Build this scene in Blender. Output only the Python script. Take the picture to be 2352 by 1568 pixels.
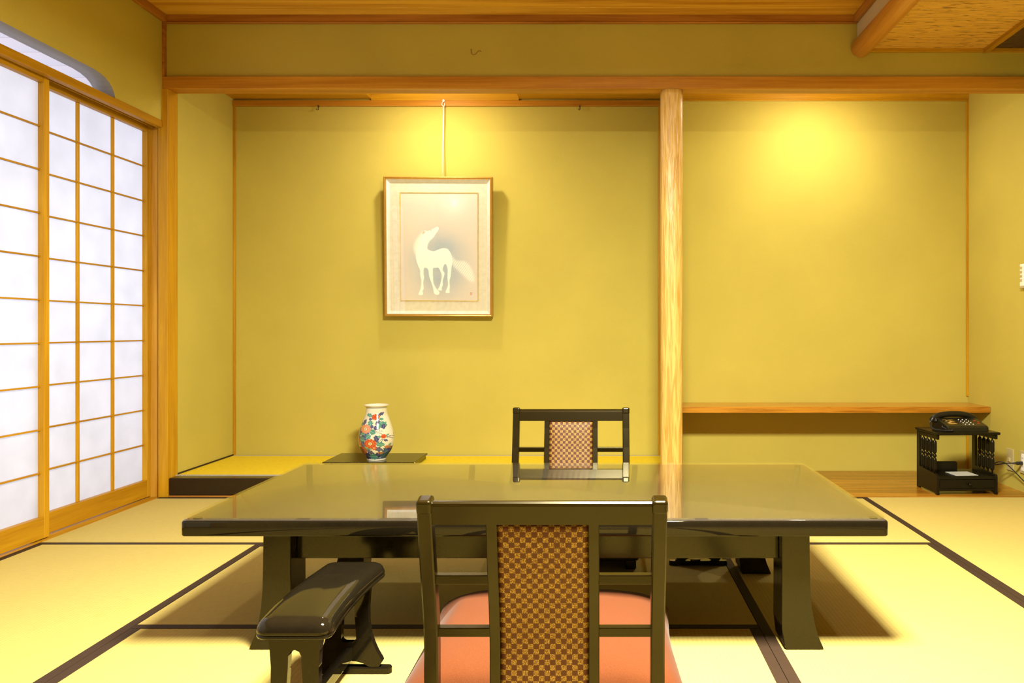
import bpy, bmesh, math, random
import numpy as np
from mathutils import Vector, Matrix
random.seed(4)
PI = math.pi
for o in list(bpy.data.objects): bpy.data.objects.remove(o, do_unlink=True)
scene = bpy.context.scene
C = scene.collection

# ------------------------------------------------------------------ camera, world, lights, exposure
F = 1840.0; H = 0.865
cam_d = bpy.data.cameras.new('camera'); cam = bpy.data.objects.new('camera', cam_d); C.objects.link(cam)
cam_d.sensor_width = 36; cam_d.lens = F/2352*36
cam_d.shift_x = (1176-1380)/2352; cam_d.shift_y = (757-784)/2352
cam_d.clip_start = 0.02
cam.location = (0, 0, H); cam.rotation_euler = (PI/2, 0, 0)
scene.camera = cam

w = bpy.data.worlds.new('world'); scene.world = w; w.use_nodes = True
w.node_tree.nodes['Background'].inputs[0].default_value = (0.75, 0.85, 1, 1)
w.node_tree.nodes['Background'].inputs[1].default_value = 1.0

WARM = (1.0, 0.86, 0.56)
def area(name, loc, rot, sx, sy, power, col, shape='RECTANGLE', spread=PI):
    d = bpy.data.lights.new(name, 'AREA'); d.shape = shape; d.size = sx; d.size_y = sy
    d.energy = power; d.color = col; d.spread = spread
    o = bpy.data.objects.new(name, d); C.objects.link(o); o.location = loc; o.rotation_euler = rot
    return o
# room lamp hanging over the middle of the room, alcove downlights, daylight entering the veranda windows
LAMP = (0.20, 1.40, 2.31)
area('room_lamp_light', (LAMP[0], LAMP[1], LAMP[2]-0.075), (0, 0, 0), 0.50, 0.50, 390, (1.0, 0.955, 0.76))
for ax_ in (-0.98, 1.24):
    area('alcove_light', (ax_, 4.42, 2.245), (0, 0, 0), 0.10, 0.10, 9.5, (1.0, 0.94, 0.82), 'DISK')
    pd = bpy.data.lights.new('alcove_bulb', 'POINT'); pd.energy = 9.0; pd.color = (1.0, 0.94, 0.90); pd.shadow_soft_size = 0.035
    po = bpy.data.objects.new('alcove_bulb', pd); C.objects.link(po); po.location = (ax_, 4.42, 2.192)
area('daylight', (-3.55, 2.4, 1.25), (0, -PI/2, 0), 2.3, 7.0, 188, (0.735, 0.80, 1.0))

vs = scene.view_settings
vs.view_transform = 'Standard'; vs.look = 'None'; vs.exposure = 0.0; vs.gamma = 1.0; vs.use_curve_mapping = False

# ------------------------------------------------------------------ materials
def newmat(name):
    m = bpy.data.materials.new(name); m.use_nodes = True
    nt = m.node_tree; nt.nodes.clear()
    out = nt.nodes.new('ShaderNodeOutputMaterial')
    b = nt.nodes.new('ShaderNodeBsdfPrincipled'); nt.links.new(b.outputs[0], out.inputs[0])
    return m, nt, b, out
def N(nt, t, **kw):
    n = nt.nodes.new(t)
    for k, v in kw.items():
        if k in n.inputs: n.inputs[k].default_value = v
        else: setattr(n, k, v)
    return n
def coords(nt, scale=(1,1,1), kind='Object', rot=(0,0,0)):
    tc = nt.nodes.new('ShaderNodeTexCoord'); mp = nt.nodes.new('ShaderNodeMapping')
    mp.inputs['Scale'].default_value = scale; mp.inputs['Rotation'].default_value = rot
    nt.links.new(tc.outputs[kind], mp.inputs[0]); return mp.outputs[0]
def ramp(nt, fac, stops):
    r = nt.nodes.new('ShaderNodeValToRGB'); el = r.color_ramp.elements
    while len(el) < len(stops): el.new(0.5)
    for e, (p, c) in zip(el, stops): e.position = p; e.color = (*c, 1)
    nt.links.new(fac, r.inputs[0]); return r.outputs[0]
def bump(nt, b, h, strength=0.3, dist=0.002):
    n = nt.nodes.new('ShaderNodeBump'); n.inputs['Strength'].default_value = strength; n.inputs['Distance'].default_value = dist
    nt.links.new(h, n.inputs['Height']); nt.links.new(n.outputs[0], b.inputs['Normal'])
def plain(name, col, rough=0.5, metal=0, spec=0.5, coat=0):
    m, nt, b, o = newmat(name)
    ns = N(nt, 'ShaderNodeTexNoise', Scale=40.0, Detail=2.0); nt.links.new(coords(nt), ns.inputs[0])
    c = ramp(nt, ns.outputs[0], [(0.3, tuple(x*0.93 for x in col)), (0.7, tuple(min(1, x*1.05) for x in col))])
    nt.links.new(c, b.inputs['Base Color'])
    b.inputs['Roughness'].default_value = rough; b.inputs['Metallic'].default_value = metal
    b.inputs['Specular IOR Level'].default_value = spec; b.inputs['Coat Weight'].default_value = coat
    b.inputs['Coat Roughness'].default_value = 0.03
    return m
def wood(name, axis, dark, light, scale=1.0, rough=0.45, coat=0.0, contrast=1.0, bumpy=0.05):
    m, nt, b, o = newmat(name)
    s = [26*scale]*3; s['xyz'.index(axis)] = 1.3*scale
    v = coords(nt, tuple(s))
    n1 = N(nt, 'ShaderNodeTexNoise', Scale=1.0, Detail=5.0, Roughness=0.6, Distortion=0.6); nt.links.new(v, n1.inputs[0])
    s2 = [220*scale]*3; s2['xyz'.index(axis)] = 5*scale
    n2 = N(nt, 'ShaderNodeTexNoise', Scale=1.0, Detail=2.0); nt.links.new(coords(nt, tuple(s2)), n2.inputs[0])
    mx = N(nt, 'ShaderNodeMath', operation='MULTIPLY_ADD'); nt.links.new(n2.outputs[0], mx.inputs[0]); mx.inputs[1].default_value = 0.35
    nt.links.new(n1.outputs[0], mx.inputs[2])
    c = ramp(nt, mx.outputs[0], [(0.5-0.0, dark), (0.5+0.35/contrast, light)])
    nt.links.new(c, b.inputs['Base Color']); b.inputs['Roughness'].default_value = rough; b.inputs['Specular IOR Level'].default_value = 0.22
    b.inputs['Coat Weight'].default_value = coat*0.5; b.inputs['Coat Roughness'].default_value = 0.12
    bump(nt, b, mx.outputs[0], bumpy, 0.002)
    return m
def plaster(name, col, var=0.06):
    m, nt, b, o = newmat(name)
    n1 = N(nt, 'ShaderNodeTexNoise', Scale=2.2, Detail=3.0); nt.links.new(coords(nt), n1.inputs[0])
    n2 = N(nt, 'ShaderNodeTexNoise', Scale=160.0, Detail=3.0); nt.links.new(coords(nt, (1, 1, 1.6)), n2.inputs[0])
    a = N(nt, 'ShaderNodeMath', operation='MULTIPLY_ADD'); nt.links.new(n2.outputs[0], a.inputs[0]); a.inputs[1].default_value = 0.5; nt.links.new(n1.outputs[0], a.inputs[2])
    c = ramp(nt, a.outputs[0], [(0.5, tuple(x*(1-var) for x in col)), (1.0, tuple(min(1, x*(1+var)) for x in col))])
    nt.links.new(c, b.inputs['Base Color']); b.inputs['Roughness'].default_value = 0.85; b.inputs['Specular IOR Level'].default_value = 0.15
    bump(nt, b, n2.outputs[0], 0.25, 0.0012)
    return m

WALLC = (0.485, 0.400, 0.075)
M = {}
M['plaster'] = plaster('yellow_plaster', WALLC)
M['plaster_grey'] = plaster('grey_plaster', (0.24, 0.22, 0.20))
M['plaster_warm'] = plaster('beige_plaster', (0.55, 0.45, 0.26))
for ax in 'xyz':
    M['wood_'+ax] = wood('cedar_'+ax, ax, (0.40, 0.19, 0.005), (0.56, 0.30, 0.012), 1.0, 0.42)
    M['pale_'+ax] = wood('pale_cedar_'+ax, ax, (0.43, 0.205, 0.02), (0.60, 0.33, 0.04), 1.0, 0.4)
M['wood_y'] = wood('cedar_rail_y', 'y', (0.33, 0.15, 0.004), (0.46, 0.24, 0.008), 1.0, 0.42)
M['trim'] = wood('brown_cedar', 'x', (0.30, 0.11, 0.012), (0.47, 0.20, 0.03), 1.0, 0.45)
M['trim_y'] = wood('brown_cedar_y', 'y', (0.30, 0.11, 0.012), (0.47, 0.20, 0.03), 1.0, 0.45)
M['beam'] = wood('beam_cedar', 'x', (0.36, 0.14, 0.008), (0.54, 0.25, 0.02), 0.6, 0.4)
M['shelf'] = wood('varnished_shelf', 'x', (0.28, 0.10, 0.006), (0.50, 0.22, 0.02), 1.6, 0.25, 0.5, 1.4)
M['board'] = wood('alcove_board', 'x', (0.20, 0.075, 0.005), (0.42, 0.18, 0.015), 0.7, 0.25, 0.5, 1.2)
M['ceil'] = wood('ceiling_board', 'x', (0.46, 0.20, 0.012), (0.72, 0.41, 0.045), 0.45, 0.45, 0, 1.3)
M['bounce_dark'] = wood('bounce_cutting_wood', 'z', (0.10, 0.06, 0.02), (0.18, 0.11, 0.035), 0.5, 0.4)  # invented dark wood for unseen walls, lowers bounced light
M['log'] = wood('polished_log', 'y', (0.46, 0.19, 0.02), (0.66, 0.31, 0.05), 0.5, 0.35, 0.2)

def pillar_mat():
    m, nt, b, o = newmat('ribbed_pillar_wood')
    v = coords(nt, (60, 60, 4.0))
    n1 = N(nt, 'ShaderNodeTexNoise', Scale=1.0, Detail=2.0, Distortion=1.2); nt.links.new(v, n1.inputs[0])
    c = ramp(nt, n1.outputs[0], [(0.35, (0.48, 0.26, 0.045)), (0.6, (0.66, 0.43, 0.11))])
    nt.links.new(c, b.inputs['Base Color']); b.inputs['Roughness'].default_value = 0.4
    bump(nt, b, n1.outputs[0], 0.8, 0.006)
    return m
M['pillar'] = pillar_mat()

def tatami_mat(name, axis, col=(0.46, 0.36, 0.108)):
    # ribs run parallel to the long side
    m, nt, b, o = newmat(name)
    tc = nt.nodes.new('ShaderNodeTexCoord'); sp = nt.nodes.new('ShaderNodeSeparateXYZ'); nt.links.new(tc.outputs['Object'], sp.inputs[0])
    across, along = (1, 0) if axis == 'x' else (0, 1)
    def sine(src, pitch, k=1.0):
        a = N(nt, 'ShaderNodeMath', operation='MULTIPLY'); nt.links.new(src, a.inputs[0]); a.inputs[1].default_value = 2*PI/pitch
        s = N(nt, 'ShaderNodeMath', operation='COSINE'); nt.links.new(a.outputs[0], s.inputs[0])
        f = N(nt, 'ShaderNodeMath', operation='MULTIPLY_ADD'); nt.links.new(s.outputs[0], f.inputs[0]); f.inputs[1].default_value = 0.5*k; f.inputs[2].default_value = 0.5*k
        return f.outputs[0]
    rib = sine(sp.outputs[across], 0.0125)
    g = N(nt, 'ShaderNodeMath', operation='POWER'); nt.links.new(rib, g.inputs[0]); g.inputs[1].default_value = 6.0   # narrow grooves
    s = [30, 30, 30]; s[along] = 420; s[across] = 25
    n1 = N(nt, 'ShaderNodeTexNoise', Scale=1.0, Detail=2.0); nt.links.new(coords(nt, tuple(s)), n1.inputs[0])
    n2 = N(nt, 'ShaderNodeTexNoise', Scale=1.6, Detail=3.0); nt.links.new(coords(nt), n2.inputs[0])
    a = N(nt, 'ShaderNodeMath', operation='MULTIPLY_ADD'); nt.links.new(g.outputs[0], a.inputs[0]); a.inputs[1].default_value = -0.30; nt.links.new(n1.outputs[0], a.inputs[2])
    a2 = N(nt, 'ShaderNodeMath', operation='MULTIPLY_ADD'); nt.links.new(n2.outputs[0], a2.inputs[0]); a2.inputs[1].default_value = 0.18; nt.links.new(a.outputs[0], a2.inputs[2])
    c = ramp(nt, a2.outputs[0], [(0.15, tuple(x*0.84 for x in col)), (0.6, col), (1.0, tuple(min(1, x*1.05) for x in col))])
    nt.links.new(c, b.inputs['Base Color']); b.inputs['Roughness'].default_value = 0.8; b.inputs['Specular IOR Level'].default_value = 0.06
    h = N(nt, 'ShaderNodeMath', operation='MULTIPLY'); nt.links.new(g.outputs[0], h.inputs[0]); h.inputs[1].default_value = -1.0
    h2 = N(nt, 'ShaderNodeMath', operation='MULTIPLY_ADD'); nt.links.new(n1.outputs[0], h2.inputs[0]); h2.inputs[1].default_value = 0.35; nt.links.new(h.outputs[0], h2.inputs[2])
    bump(nt, b, h2.outputs[0], 0.15, 0.0010)
    return m
M['tatami_x'] = tatami_mat('rush_x', 'x'); M['tatami_y'] = tatami_mat('rush_y', 'y')
M['goza'] = plain('alcove_rush', (0.66, 0.49, 0.02), 0.6, spec=0.2)
M['heri'] = plain('border_cloth', (0.034, 0.018, 0.009), 0.7, spec=0.2)
def fancy():
    m, nt, b, o = newmat('patterned_border')
    ck = N(nt, 'ShaderNodeTexWave', Scale=16.0, Distortion=3.0); nt.links.new(coords(nt, (3, 10, 1)), ck.inputs[0])
    c = ramp(nt, ck.outputs[0], [(0.42, (0.10, 0.075, 0.04)), (0.55, (0.62, 0.58, 0.47))])
    nt.links.new(c, b.inputs['Base Color']); b.inputs['Roughness'].default_value = 0.7
    return m
M['fancy'] = fancy()

def lacquer(name, col, rough, coat=0.0, ior=1.5, spec=0.30):
    m = plain(name, col, rough); b = m.node_tree.nodes['Principled BSDF']
    b.inputs['IOR'].default_value = ior; b.inputs['Coat Weight'].default_value = coat
    b.inputs['Specular IOR Level'].default_value = spec; b.inputs['Specular Tint'].default_value = (1.0, 0.88, 0.55, 1)
    return m
M['lac_table'] = lacquer('black_table_lacquer', (0.010, 0.008, 0.003), 0.15)
M['lac_gloss'] = lacquer('glossy_black_lacquer', (0.008, 0.006, 0.003), 0.04, 0.0, spec=0.25)
M['lac_chair'] = lacquer('satin_chair_lacquer', (0.010, 0.006, 0.0005), 0.24)
M['lac_kamachi'] = lacquer('dark_sill_lacquer', (0.022, 0.013, 0.006), 0.22)
M['lac_stand'] = lacquer('black_stand_lacquer', (0.006, 0.005, 0.003), 0.28, spec=0.22)
M['table_top'] = lacquer('table_top_lacquer', (0.028, 0.024, 0.022), 0.08, spec=0.5)

def thin_glass(name, tint=(1, 1, 1), ior=1.5):
    m = bpy.data.materials.new(name); m.use_nodes = True; nt = m.node_tree; nt.nodes.clear()
    out = nt.nodes.new('ShaderNodeOutputMaterial'); mix = nt.nodes.new('ShaderNodeMixShader')
    tr = N(nt, 'ShaderNodeBsdfTransparent'); tr.inputs[0].default_value = (*tint, 1)
    gl = N(nt, 'ShaderNodeBsdfGlossy'); gl.inputs['Roughness'].default_value = 0.015; gl.inputs[0].default_value = (1, 1, 1, 1)
    fr = N(nt, 'ShaderNodeFresnel'); fr.inputs[0].default_value = ior
    # a thin pane reflects at both faces: 2R/(1+R) on entering, nothing more on leaving
    a = N(nt, 'ShaderNodeMath', operation='MULTIPLY'); nt.links.new(fr.outputs[0], a.inputs[0]); a.inputs[1].default_value = 2
    c = N(nt, 'ShaderNodeMath', operation='ADD'); nt.links.new(fr.outputs[0], c.inputs[0]); c.inputs[1].default_value = 1
    d = N(nt, 'ShaderNodeMath', operation='DIVIDE'); nt.links.new(a.outputs[0], d.inputs[0]); nt.links.new(c.outputs[0], d.inputs[1])
    ge = nt.nodes.new('ShaderNodeNewGeometry'); iv = N(nt, 'ShaderNodeMath', operation='SUBTRACT'); iv.inputs[0].default_value = 1; nt.links.new(ge.outputs['Backfacing'], iv.inputs[1])
    e = N(nt, 'ShaderNodeMath', operation='MULTIPLY'); nt.links.new(d.outputs[0], e.inputs[0]); nt.links.new(iv.outputs[0], e.inputs[1])
    nt.links.new(e.outputs[0], mix.inputs[0]); nt.links.new(tr.outputs[0], mix.inputs[1]); nt.links.new(gl.outputs[0], mix.inputs[2])
    nt.links.new(mix.outputs[0], out.inputs[0]); return m
M['glass'] = thin_glass('clear_glass')
M['glass_edge'] = plain('polished_glass_edge', (0.45, 0.40, 0.28), 0.15)

def paper_mat():
    m = bpy.data.materials.new('shoji_paper'); m.use_nodes = True; nt = m.node_tree; nt.nodes.clear()
    out = nt.nodes.new('ShaderNodeOutputMaterial'); mix = nt.nodes.new('ShaderNodeMixShader'); mix.inputs[0].default_value = 0.78
    ns = N(nt, 'ShaderNodeTexNoise', Scale=9.0, Detail=5.0); nt.links.new(coords(nt), ns.inputs[0])
    c = ramp(nt, ns.outputs[0], [(0.3, (0.70, 0.70, 0.71)), (0.7, (0.75, 0.75, 0.76))])
    d = nt.nodes.new('ShaderNodeBsdfDiffuse'); t = nt.nodes.new('ShaderNodeBsdfTranslucent')
    nt.links.new(c, d.inputs[0]); nt.links.new(c, t.inputs[0])
    nt.links.new(d.outputs[0], mix.inputs[1]); nt.links.new(t.outputs[0], mix.inputs[2]); nt.links.new(mix.outputs[0], out.inputs[0])
    return m
M['paper'] = paper_mat()

def check_fabric():
    m, nt, b, o = newmat('checked_brocade')
    pitch = 0.0115
    tc = nt.nodes.new('ShaderNodeTexCoord'); sp = nt.nodes.new('ShaderNodeSeparateXYZ'); nt.links.new(tc.outputs['Object'], sp.inputs[0])
    cb = nt.nodes.new('ShaderNodeCombineXYZ')
    for i, p in ((0, pitch), (2, pitch*0.97)):
        a = N(nt, 'ShaderNodeMath', operation='MULTIPLY'); nt.links.new(sp.outputs[i], a.inputs[0]); a.inputs[1].default_value = 1/p
        nt.links.new(a.outputs[0], cb.inputs[0 if i == 0 else 1])
    cb.inputs[2].default_value = 0.5
    ck = N(nt, 'ShaderNodeTexChecker', Scale=1.0); nt.links.new(cb.outputs[0], ck.inputs[0])
    ck.inputs[1].default_value = (1, 1, 1, 1); ck.inputs[2].default_value = (0, 0, 0, 1)
    ns = N(nt, 'ShaderNodeTexNoise', Scale=420.0, Detail=2.0); nt.links.new(coords(nt, (1, 0.01, 1)), ns.inputs[0])
    gold = ramp(nt, ns.outputs[0], [(0.40, (0.09, 0.035, 0.009)), (0.53, (0.27, 0.155, 0.028)), (0.75, (0.48, 0.32, 0.08))])
    mx = nt.nodes.new('ShaderNodeMix'); mx.data_type = 'RGBA'
    nt.links.new(ck.outputs[1], mx.inputs[0]); mx.inputs[6].default_value = (0.070, 0.018, 0.006, 1); nt.links.new(gold, mx.inputs[7])
    nt.links.new(mx.outputs[2], b.inputs['Base Color']); b.inputs['Roughness'].default_value = 0.55; b.inputs['Specular IOR Level'].default_value = 0.25
    bump(nt, b, ck.outputs[1], 0.2, 0.0006)
    return m
M['check'] = check_fabric()
def red_fabric():
    m, nt, b, o = newmat('red_cushion_cloth')
    n = N(nt, 'ShaderNodeTexNoise', Scale=700.0, Detail=1.0); nt.links.new(coords(nt), n.inputs[0])
    c = ramp(nt, n.outputs[0], [(0.3, (0.100, 0.027, 0.007)), (0.7, (0.135, 0.037, 0.0105))])
    nt.links.new(c, b.inputs['Base Color']); b.inputs['Roughness'].default_value = 0.9; b.inputs['Sheen Weight'].default_value = 0.08
    b.inputs['Specular IOR Level'].default_value = 0.1
    bump(nt, b, n.outputs[0], 0.15, 0.001); return m
M['red'] = red_fabric()
def attr_mat(name, rough, coat=0):
    m, nt, b, o = newmat(name)
    a = nt.nodes.new('ShaderNodeVertexColor'); a.layer_name = 'Col'; nt.links.new(a.outputs[0], b.inputs['Base Color'])
    n = N(nt, 'ShaderNodeTexNoise', Scale=60.0); nt.links.new(coords(nt), n.inputs[0]); bump(nt, b, n.outputs[0], 0.02, 0.0005)
    b.inputs['Roughness'].default_value = rough; b.inputs['Coat Weight'].default_value = coat; return m
M['painted_paper'] = attr_mat('painted_paper', 0.8)
M['porcelain'] = attr_mat('painted_porcelain', 0.12, 0.6)
M['porcelain_white'] = plain('white_porcelain', (0.86, 0.80, 0.66), 0.12)
M['gold'] = plain('gold_moulding', (0.44, 0.24, 0.035), 0.35, metal=0.35)
M['gold_thin'] = plain('pale_gold', (0.66, 0.50, 0.16), 0.35, metal=0.5)
M['matboard'] = plain('cream_mount_board', (0.66, 0.61, 0.44), 0.85)
M['fillet'] = plain('white_fillet', (0.72, 0.69, 0.58), 0.6)
M['white'] = plain('white_plastic', (0.85, 0.82, 0.74), 0.4)
M['ivory'] = plain('ivory_plastic', (0.46, 0.38, 0.18), 0.45)
M['black'] = plain('black_plastic', (0.012, 0.012, 0.012), 0.35)
M['phone'] = plain('phone_black', (0.012, 0.010, 0.006), 0.3, spec=0.25)
M['gold_paint'] = plain('gold_paint', (0.55, 0.33, 0.06), 0.4, metal=0.3)
M['red_paint'] = plain('red_print', (0.65, 0.06, 0.03), 0.4)
M['steel'] = plain('dark_metal', (0.12, 0.11, 0.09), 0.35, metal=0.8)
M['grey_paper'] = plain('note_paper', (0.62, 0.62, 0.60), 0.4)
M['slat'] = plain('dark_slat', (0.10, 0.05, 0.018), 0.6)
M['slat_dark'] = plain('slat_backing', (0.02, 0.01, 0.005), 0.8)
M['pad'] = plain('rubber_pad', (0.03, 0.02, 0.004), 0.9, spec=0.1)
M['wax'] = plain('wall_mark', (0.32, 0.22, 0.04), 0.8)
def lampm():
    m, nt, b, o = newmat('lamp_diffuser')
    b.inputs['Emission Color'].default_value = (1.0, 0.88, 0.60, 1); b.inputs['Emission Strength'].default_value = 6.0; return m
M['lamp'] = lampm()
def thatch():
    m, nt, b, o = newmat('reed_ceiling')
    n1 = N(nt, 'ShaderNodeTexNoise', Scale=1.0, Detail=3.0, Roughness=0.6); nt.links.new(coords(nt, (5, 170, 20)), n1.inputs[0])
    n2 = N(nt, 'ShaderNodeTexNoise', Scale=1.0, Detail=3.0); nt.links.new(coords(nt, (14, 130, 5)), n2.inputs[0])
    c1 = ramp(nt, n1.outputs[0], [(0.3, (0.50, 0.26, 0.035)), (0.55, (0.74, 0.43, 0.08))])
    c2 = ramp(nt, n2.outputs[0], [(0.34, (0.10, 0.06, 0.02)), (0.40, (1, 1, 1))])
    mx = nt.nodes.new('ShaderNodeMix'); mx.data_type = 'RGBA'; mx.blend_type = 'MULTIPLY'; mx.inputs[0].default_value = 0.8
    nt.links.new(c1, mx.inputs[6]); nt.links.new(c2, mx.inputs[7]); nt.links.new(mx.outputs[2], b.inputs['Base Color'])
    b.inputs['Roughness'].default_value = 0.6; bump(nt, b, n1.outputs[0], 0.6, 0.004); return m
M['reed'] = thatch()
def veranda():
    m, nt, b, o = newmat('veranda_boards')
    tc = nt.nodes.new('ShaderNodeTexCoord'); sp = nt.nodes.new('ShaderNodeSeparateXYZ'); nt.links.new(tc.outputs['Object'], sp.inputs[0])
    a = N(nt, 'ShaderNodeMath', operation='MULTIPLY'); nt.links.new(sp.outputs[1], a.inputs[0]); a.inputs[1].default_value = 1/0.21
    f = N(nt, 'ShaderNodeMath', operation='FRACT'); nt.links.new(a.outputs[0], f.inputs[0])
    c = ramp(nt, f.outputs[0], [(0.0, (0.30, 0.20, 0.20)), (0.045, (0.48, 0.42, 0.42)), (0.9, (0.42, 0.39, 0.41))])
    nt.links.new(c, b.inputs['Base Color']); b.inputs['Roughness'].default_value = 0.6; return m
M['veranda'] = veranda()

# ------------------------------------------------------------------ mesh helpers
class MB:
    def __init__(s): s.bm = bmesh.new(); s.mats = []
    def _slot(s, m):
        if m is None: return 0
        if m not in s.mats: s.mats.append(m)
        return s.mats.index(m)
    def merge(s, b2, smooth=False, m=None):
        i = s._slot(m); vm = {}
        for v in b2.verts: vm[v] = s.bm.verts.new(v.co)
        for f in b2.faces:
            try:
                g = s.bm.faces.new([vm[v] for v in f.verts]); g.smooth = smooth or f.smooth; g.material_index = i
            except ValueError: pass
        b2.free(); return s
    def box(s, x0, x1, y0, y1, z0, z1, bev=0.0, seg=2, mat=None, m=None):
        b = bmesh.new(); bmesh.ops.create_cube(b, size=1)
        for v in b.verts: v.co = Vector(((x0+x1)/2+v.co.x*(x1-x0), (y0+y1)/2+v.co.y*(y1-y0), (z0+z1)/2+v.co.z*(z1-z0)))
        if bev > 0:
            r = bmesh.ops.bevel(b, geom=list(b.edges), offset=min(bev, 0.49*min(x1-x0, y1-y0, z1-z0)), segments=seg, profile=0.5, affect='EDGES')
            for f in b.faces: f.smooth = False
        if mat: bmesh.ops.transform(b, matrix=mat, verts=b.verts)
        return s.merge(b, m=m)
    def prism(s, pts, axis, a0, a1, bev=0.0, m=None, holes=None, smooth=False):
        """outline pts (u,v) extruded along axis. axis y: (u,v)=(x,z); axis x: (y,z); axis z: (x,y)"""
        def P(u, v, a): return Vector({'y': (u, a, v), 'x': (a, u, v), 'z': (u, v, a)}[axis])
        b = bmesh.new()
        lo = [b.verts.new(P(u, v, a0)) for u, v in pts]; hi = [b.verts.new(P(u, v, a1)) for u, v in pts]
        b.faces.new(lo); b.faces.new(hi[::-1]); n = len(pts)
        for i in range(n):
            f = b.faces.new([lo[(i+1) % n], lo[i], hi[i], hi[(i+1) % n]]); f.smooth = smooth
        if bev > 0:
            es = [e for e in b.edges if (e.verts[0] in lo) == (e.verts[1] in lo)]
            bmesh.ops.bevel(b, geom=es, offset=bev, segments=2, profile=0.5, affect='EDGES')
        bmesh.ops.recalc_face_normals(b, faces=b.faces)
        return s.merge(b, m=m)
    def lathe(s, prof, c=(0, 0, 0), seg=32, axis='z', m=None, smooth=True):
        b = bmesh.new(); rings = []
        for r, z in prof:
            ring = []
            for k in range(seg):
                a = 2*PI*k/seg; x, y = r*math.cos(a), r*math.sin(a)
                p = {'z': (x, y, z), 'x': (z, x, y), 'y': (x, z, y)}[axis]
                ring.append(b.verts.new(Vector(p)+Vector(c)))
            rings.append(ring)
        for i in range(len(rings)-1):
            for k in range(seg):
                f = b.faces.new([rings[i][k], rings[i][(k+1) % seg], rings[i+1][(k+1) % seg], rings[i+1][k]]); f.smooth = smooth
        if prof[0][0] > 1e-5: b.faces.new(rings[0][::-1])
        if prof[-1][0] > 1e-5: b.faces.new(rings[-1])
        bmesh.ops.remove_doubles(b, verts=b.verts, dist=1e-6)
        bmesh.ops.recalc_face_normals(b, faces=b.faces)
        return s.merge(b, m=m)
    def tube(s, pts, r, seg=8, m=None):
        b = bmesh.new(); pts = [Vector(p) for p in pts]; rings = []; up = Vector((0, 0, 1))
        prev = None
        for i, p in enumerate(pts):
            t = (pts[min(i+1, len(pts)-1)]-pts[max(i-1, 0)]).normalized()
            if prev is None:
                n = t.cross(up)
                if n.length < 1e-3: n = t.cross(Vector((1, 0, 0)))
            else: n = prev-t*prev.dot(t)
            n.normalize(); prev = n; q = t.cross(n)
            rr = r[i] if isinstance(r, (list, tuple)) else r
            rings.append([b.verts.new(p+n*rr*math.cos(2*PI*k/seg)+q*rr*math.sin(2*PI*k/seg)) for k in range(seg)])
        for i in range(len(rings)-1):
            for k in range(seg):
                f = b.faces.new([rings[i][k], rings[i][(k+1) % seg], rings[i+1][(k+1) % seg], rings[i+1][k]]); f.smooth = True
        b.faces.new(rings[0][::-1]); b.faces.new(rings[-1]); bmesh.ops.recalc_face_normals(b, faces=b.faces)
        return s.merge(b, m=m)
    def sweep(s, path, hw, hd, bev=0.003, m=None):
        """rectangular bar (half width x, half depth y) along a path in the y/z plane; rounded corners"""
        b = bmesh.new(); rings = []
        c = bev; prof = [(-hw+c, -hd), (hw-c, -hd), (hw, -hd+c), (hw, hd-c), (hw-c, hd), (-hw+c, hd), (-hw, hd-c), (-hw, -hd+c)]
        P = [Vector(p) for p in path]
        for i, p in enumerate(P):
            t = (P[min(i+1, len(P)-1)]-P[max(i-1, 0)]).normalized(); n = Vector((0, t.z, -t.y))
            rings.append([b.verts.new(p+Vector((u, 0, 0))+n*v) for u, v in prof])
        k = len(prof)
        for i in range(len(rings)-1):
            for j in range(k): b.faces.new([rings[i][j], rings[i][(j+1) % k], rings[i+1][(j+1) % k], rings[i+1][j]])
        b.faces.new(rings[0][::-1]); b.faces.new(rings[-1]); bmesh.ops.recalc_face_normals(b, faces=b.faces)
        return s.merge(b, m=m)
    def layers(s, outs, m=None, smooth=True):
        """stack of closed outlines [(pts, z)...] bridged in order"""
        b = bmesh.new(); R = [[b.verts.new((x, y, z)) for x, y in pts] for pts, z in outs]; n = len(R[0])
        for i in range(len(R)-1):
            for k in range(n):
                f = b.faces.new([R[i][k], R[i][(k+1) % n], R[i+1][(k+1) % n], R[i+1][k]]); f.smooth = smooth
        b.faces.new(R[0][::-1]); f = b.faces.new(R[-1]); f.smooth = smooth
        bmesh.ops.recalc_face_normals(b, faces=b.faces); return s.merge(b, m=m)
    def obj(s, name, mat=None, parent=None, **kw):
        me = bpy.data.meshes.new(name); s.bm.normal_update(); s.bm.to_mesh(me); s.bm.free()
        if s.mats:
            for m in s.mats: me.materials.append(m)
        elif mat: me.materials.append(mat)
        o = bpy.data.objects.new(name, me); C.objects.link(o)
        if parent: o.parent = parent
        for k, v in kw.items(): o[k] = v
        return o
def thing(name, label, cat, loc=(0, 0, 0), rz=0, group=None):
    o = bpy.data.objects.new(name, None); C.objects.link(o); o.location = loc; o.rotation_euler = (0, 0, rz)
    o.empty_display_size = 0.05
    o['label'] = label; o['category'] = cat
    if group: o['group'] = group
    return o
def tag(o, label, cat, group=None):
    o['label'] = label; o['category'] = cat
    if group: o['group'] = group
    return o
def struct(o): o['kind'] = 'structure'; return o
def copy_tree(o, parent=None):
    c = o.copy(); C.objects.link(c)
    if parent: c.parent = parent
    for ch in [x for x in o.children]: copy_tree(ch, c)
    return c
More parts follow.
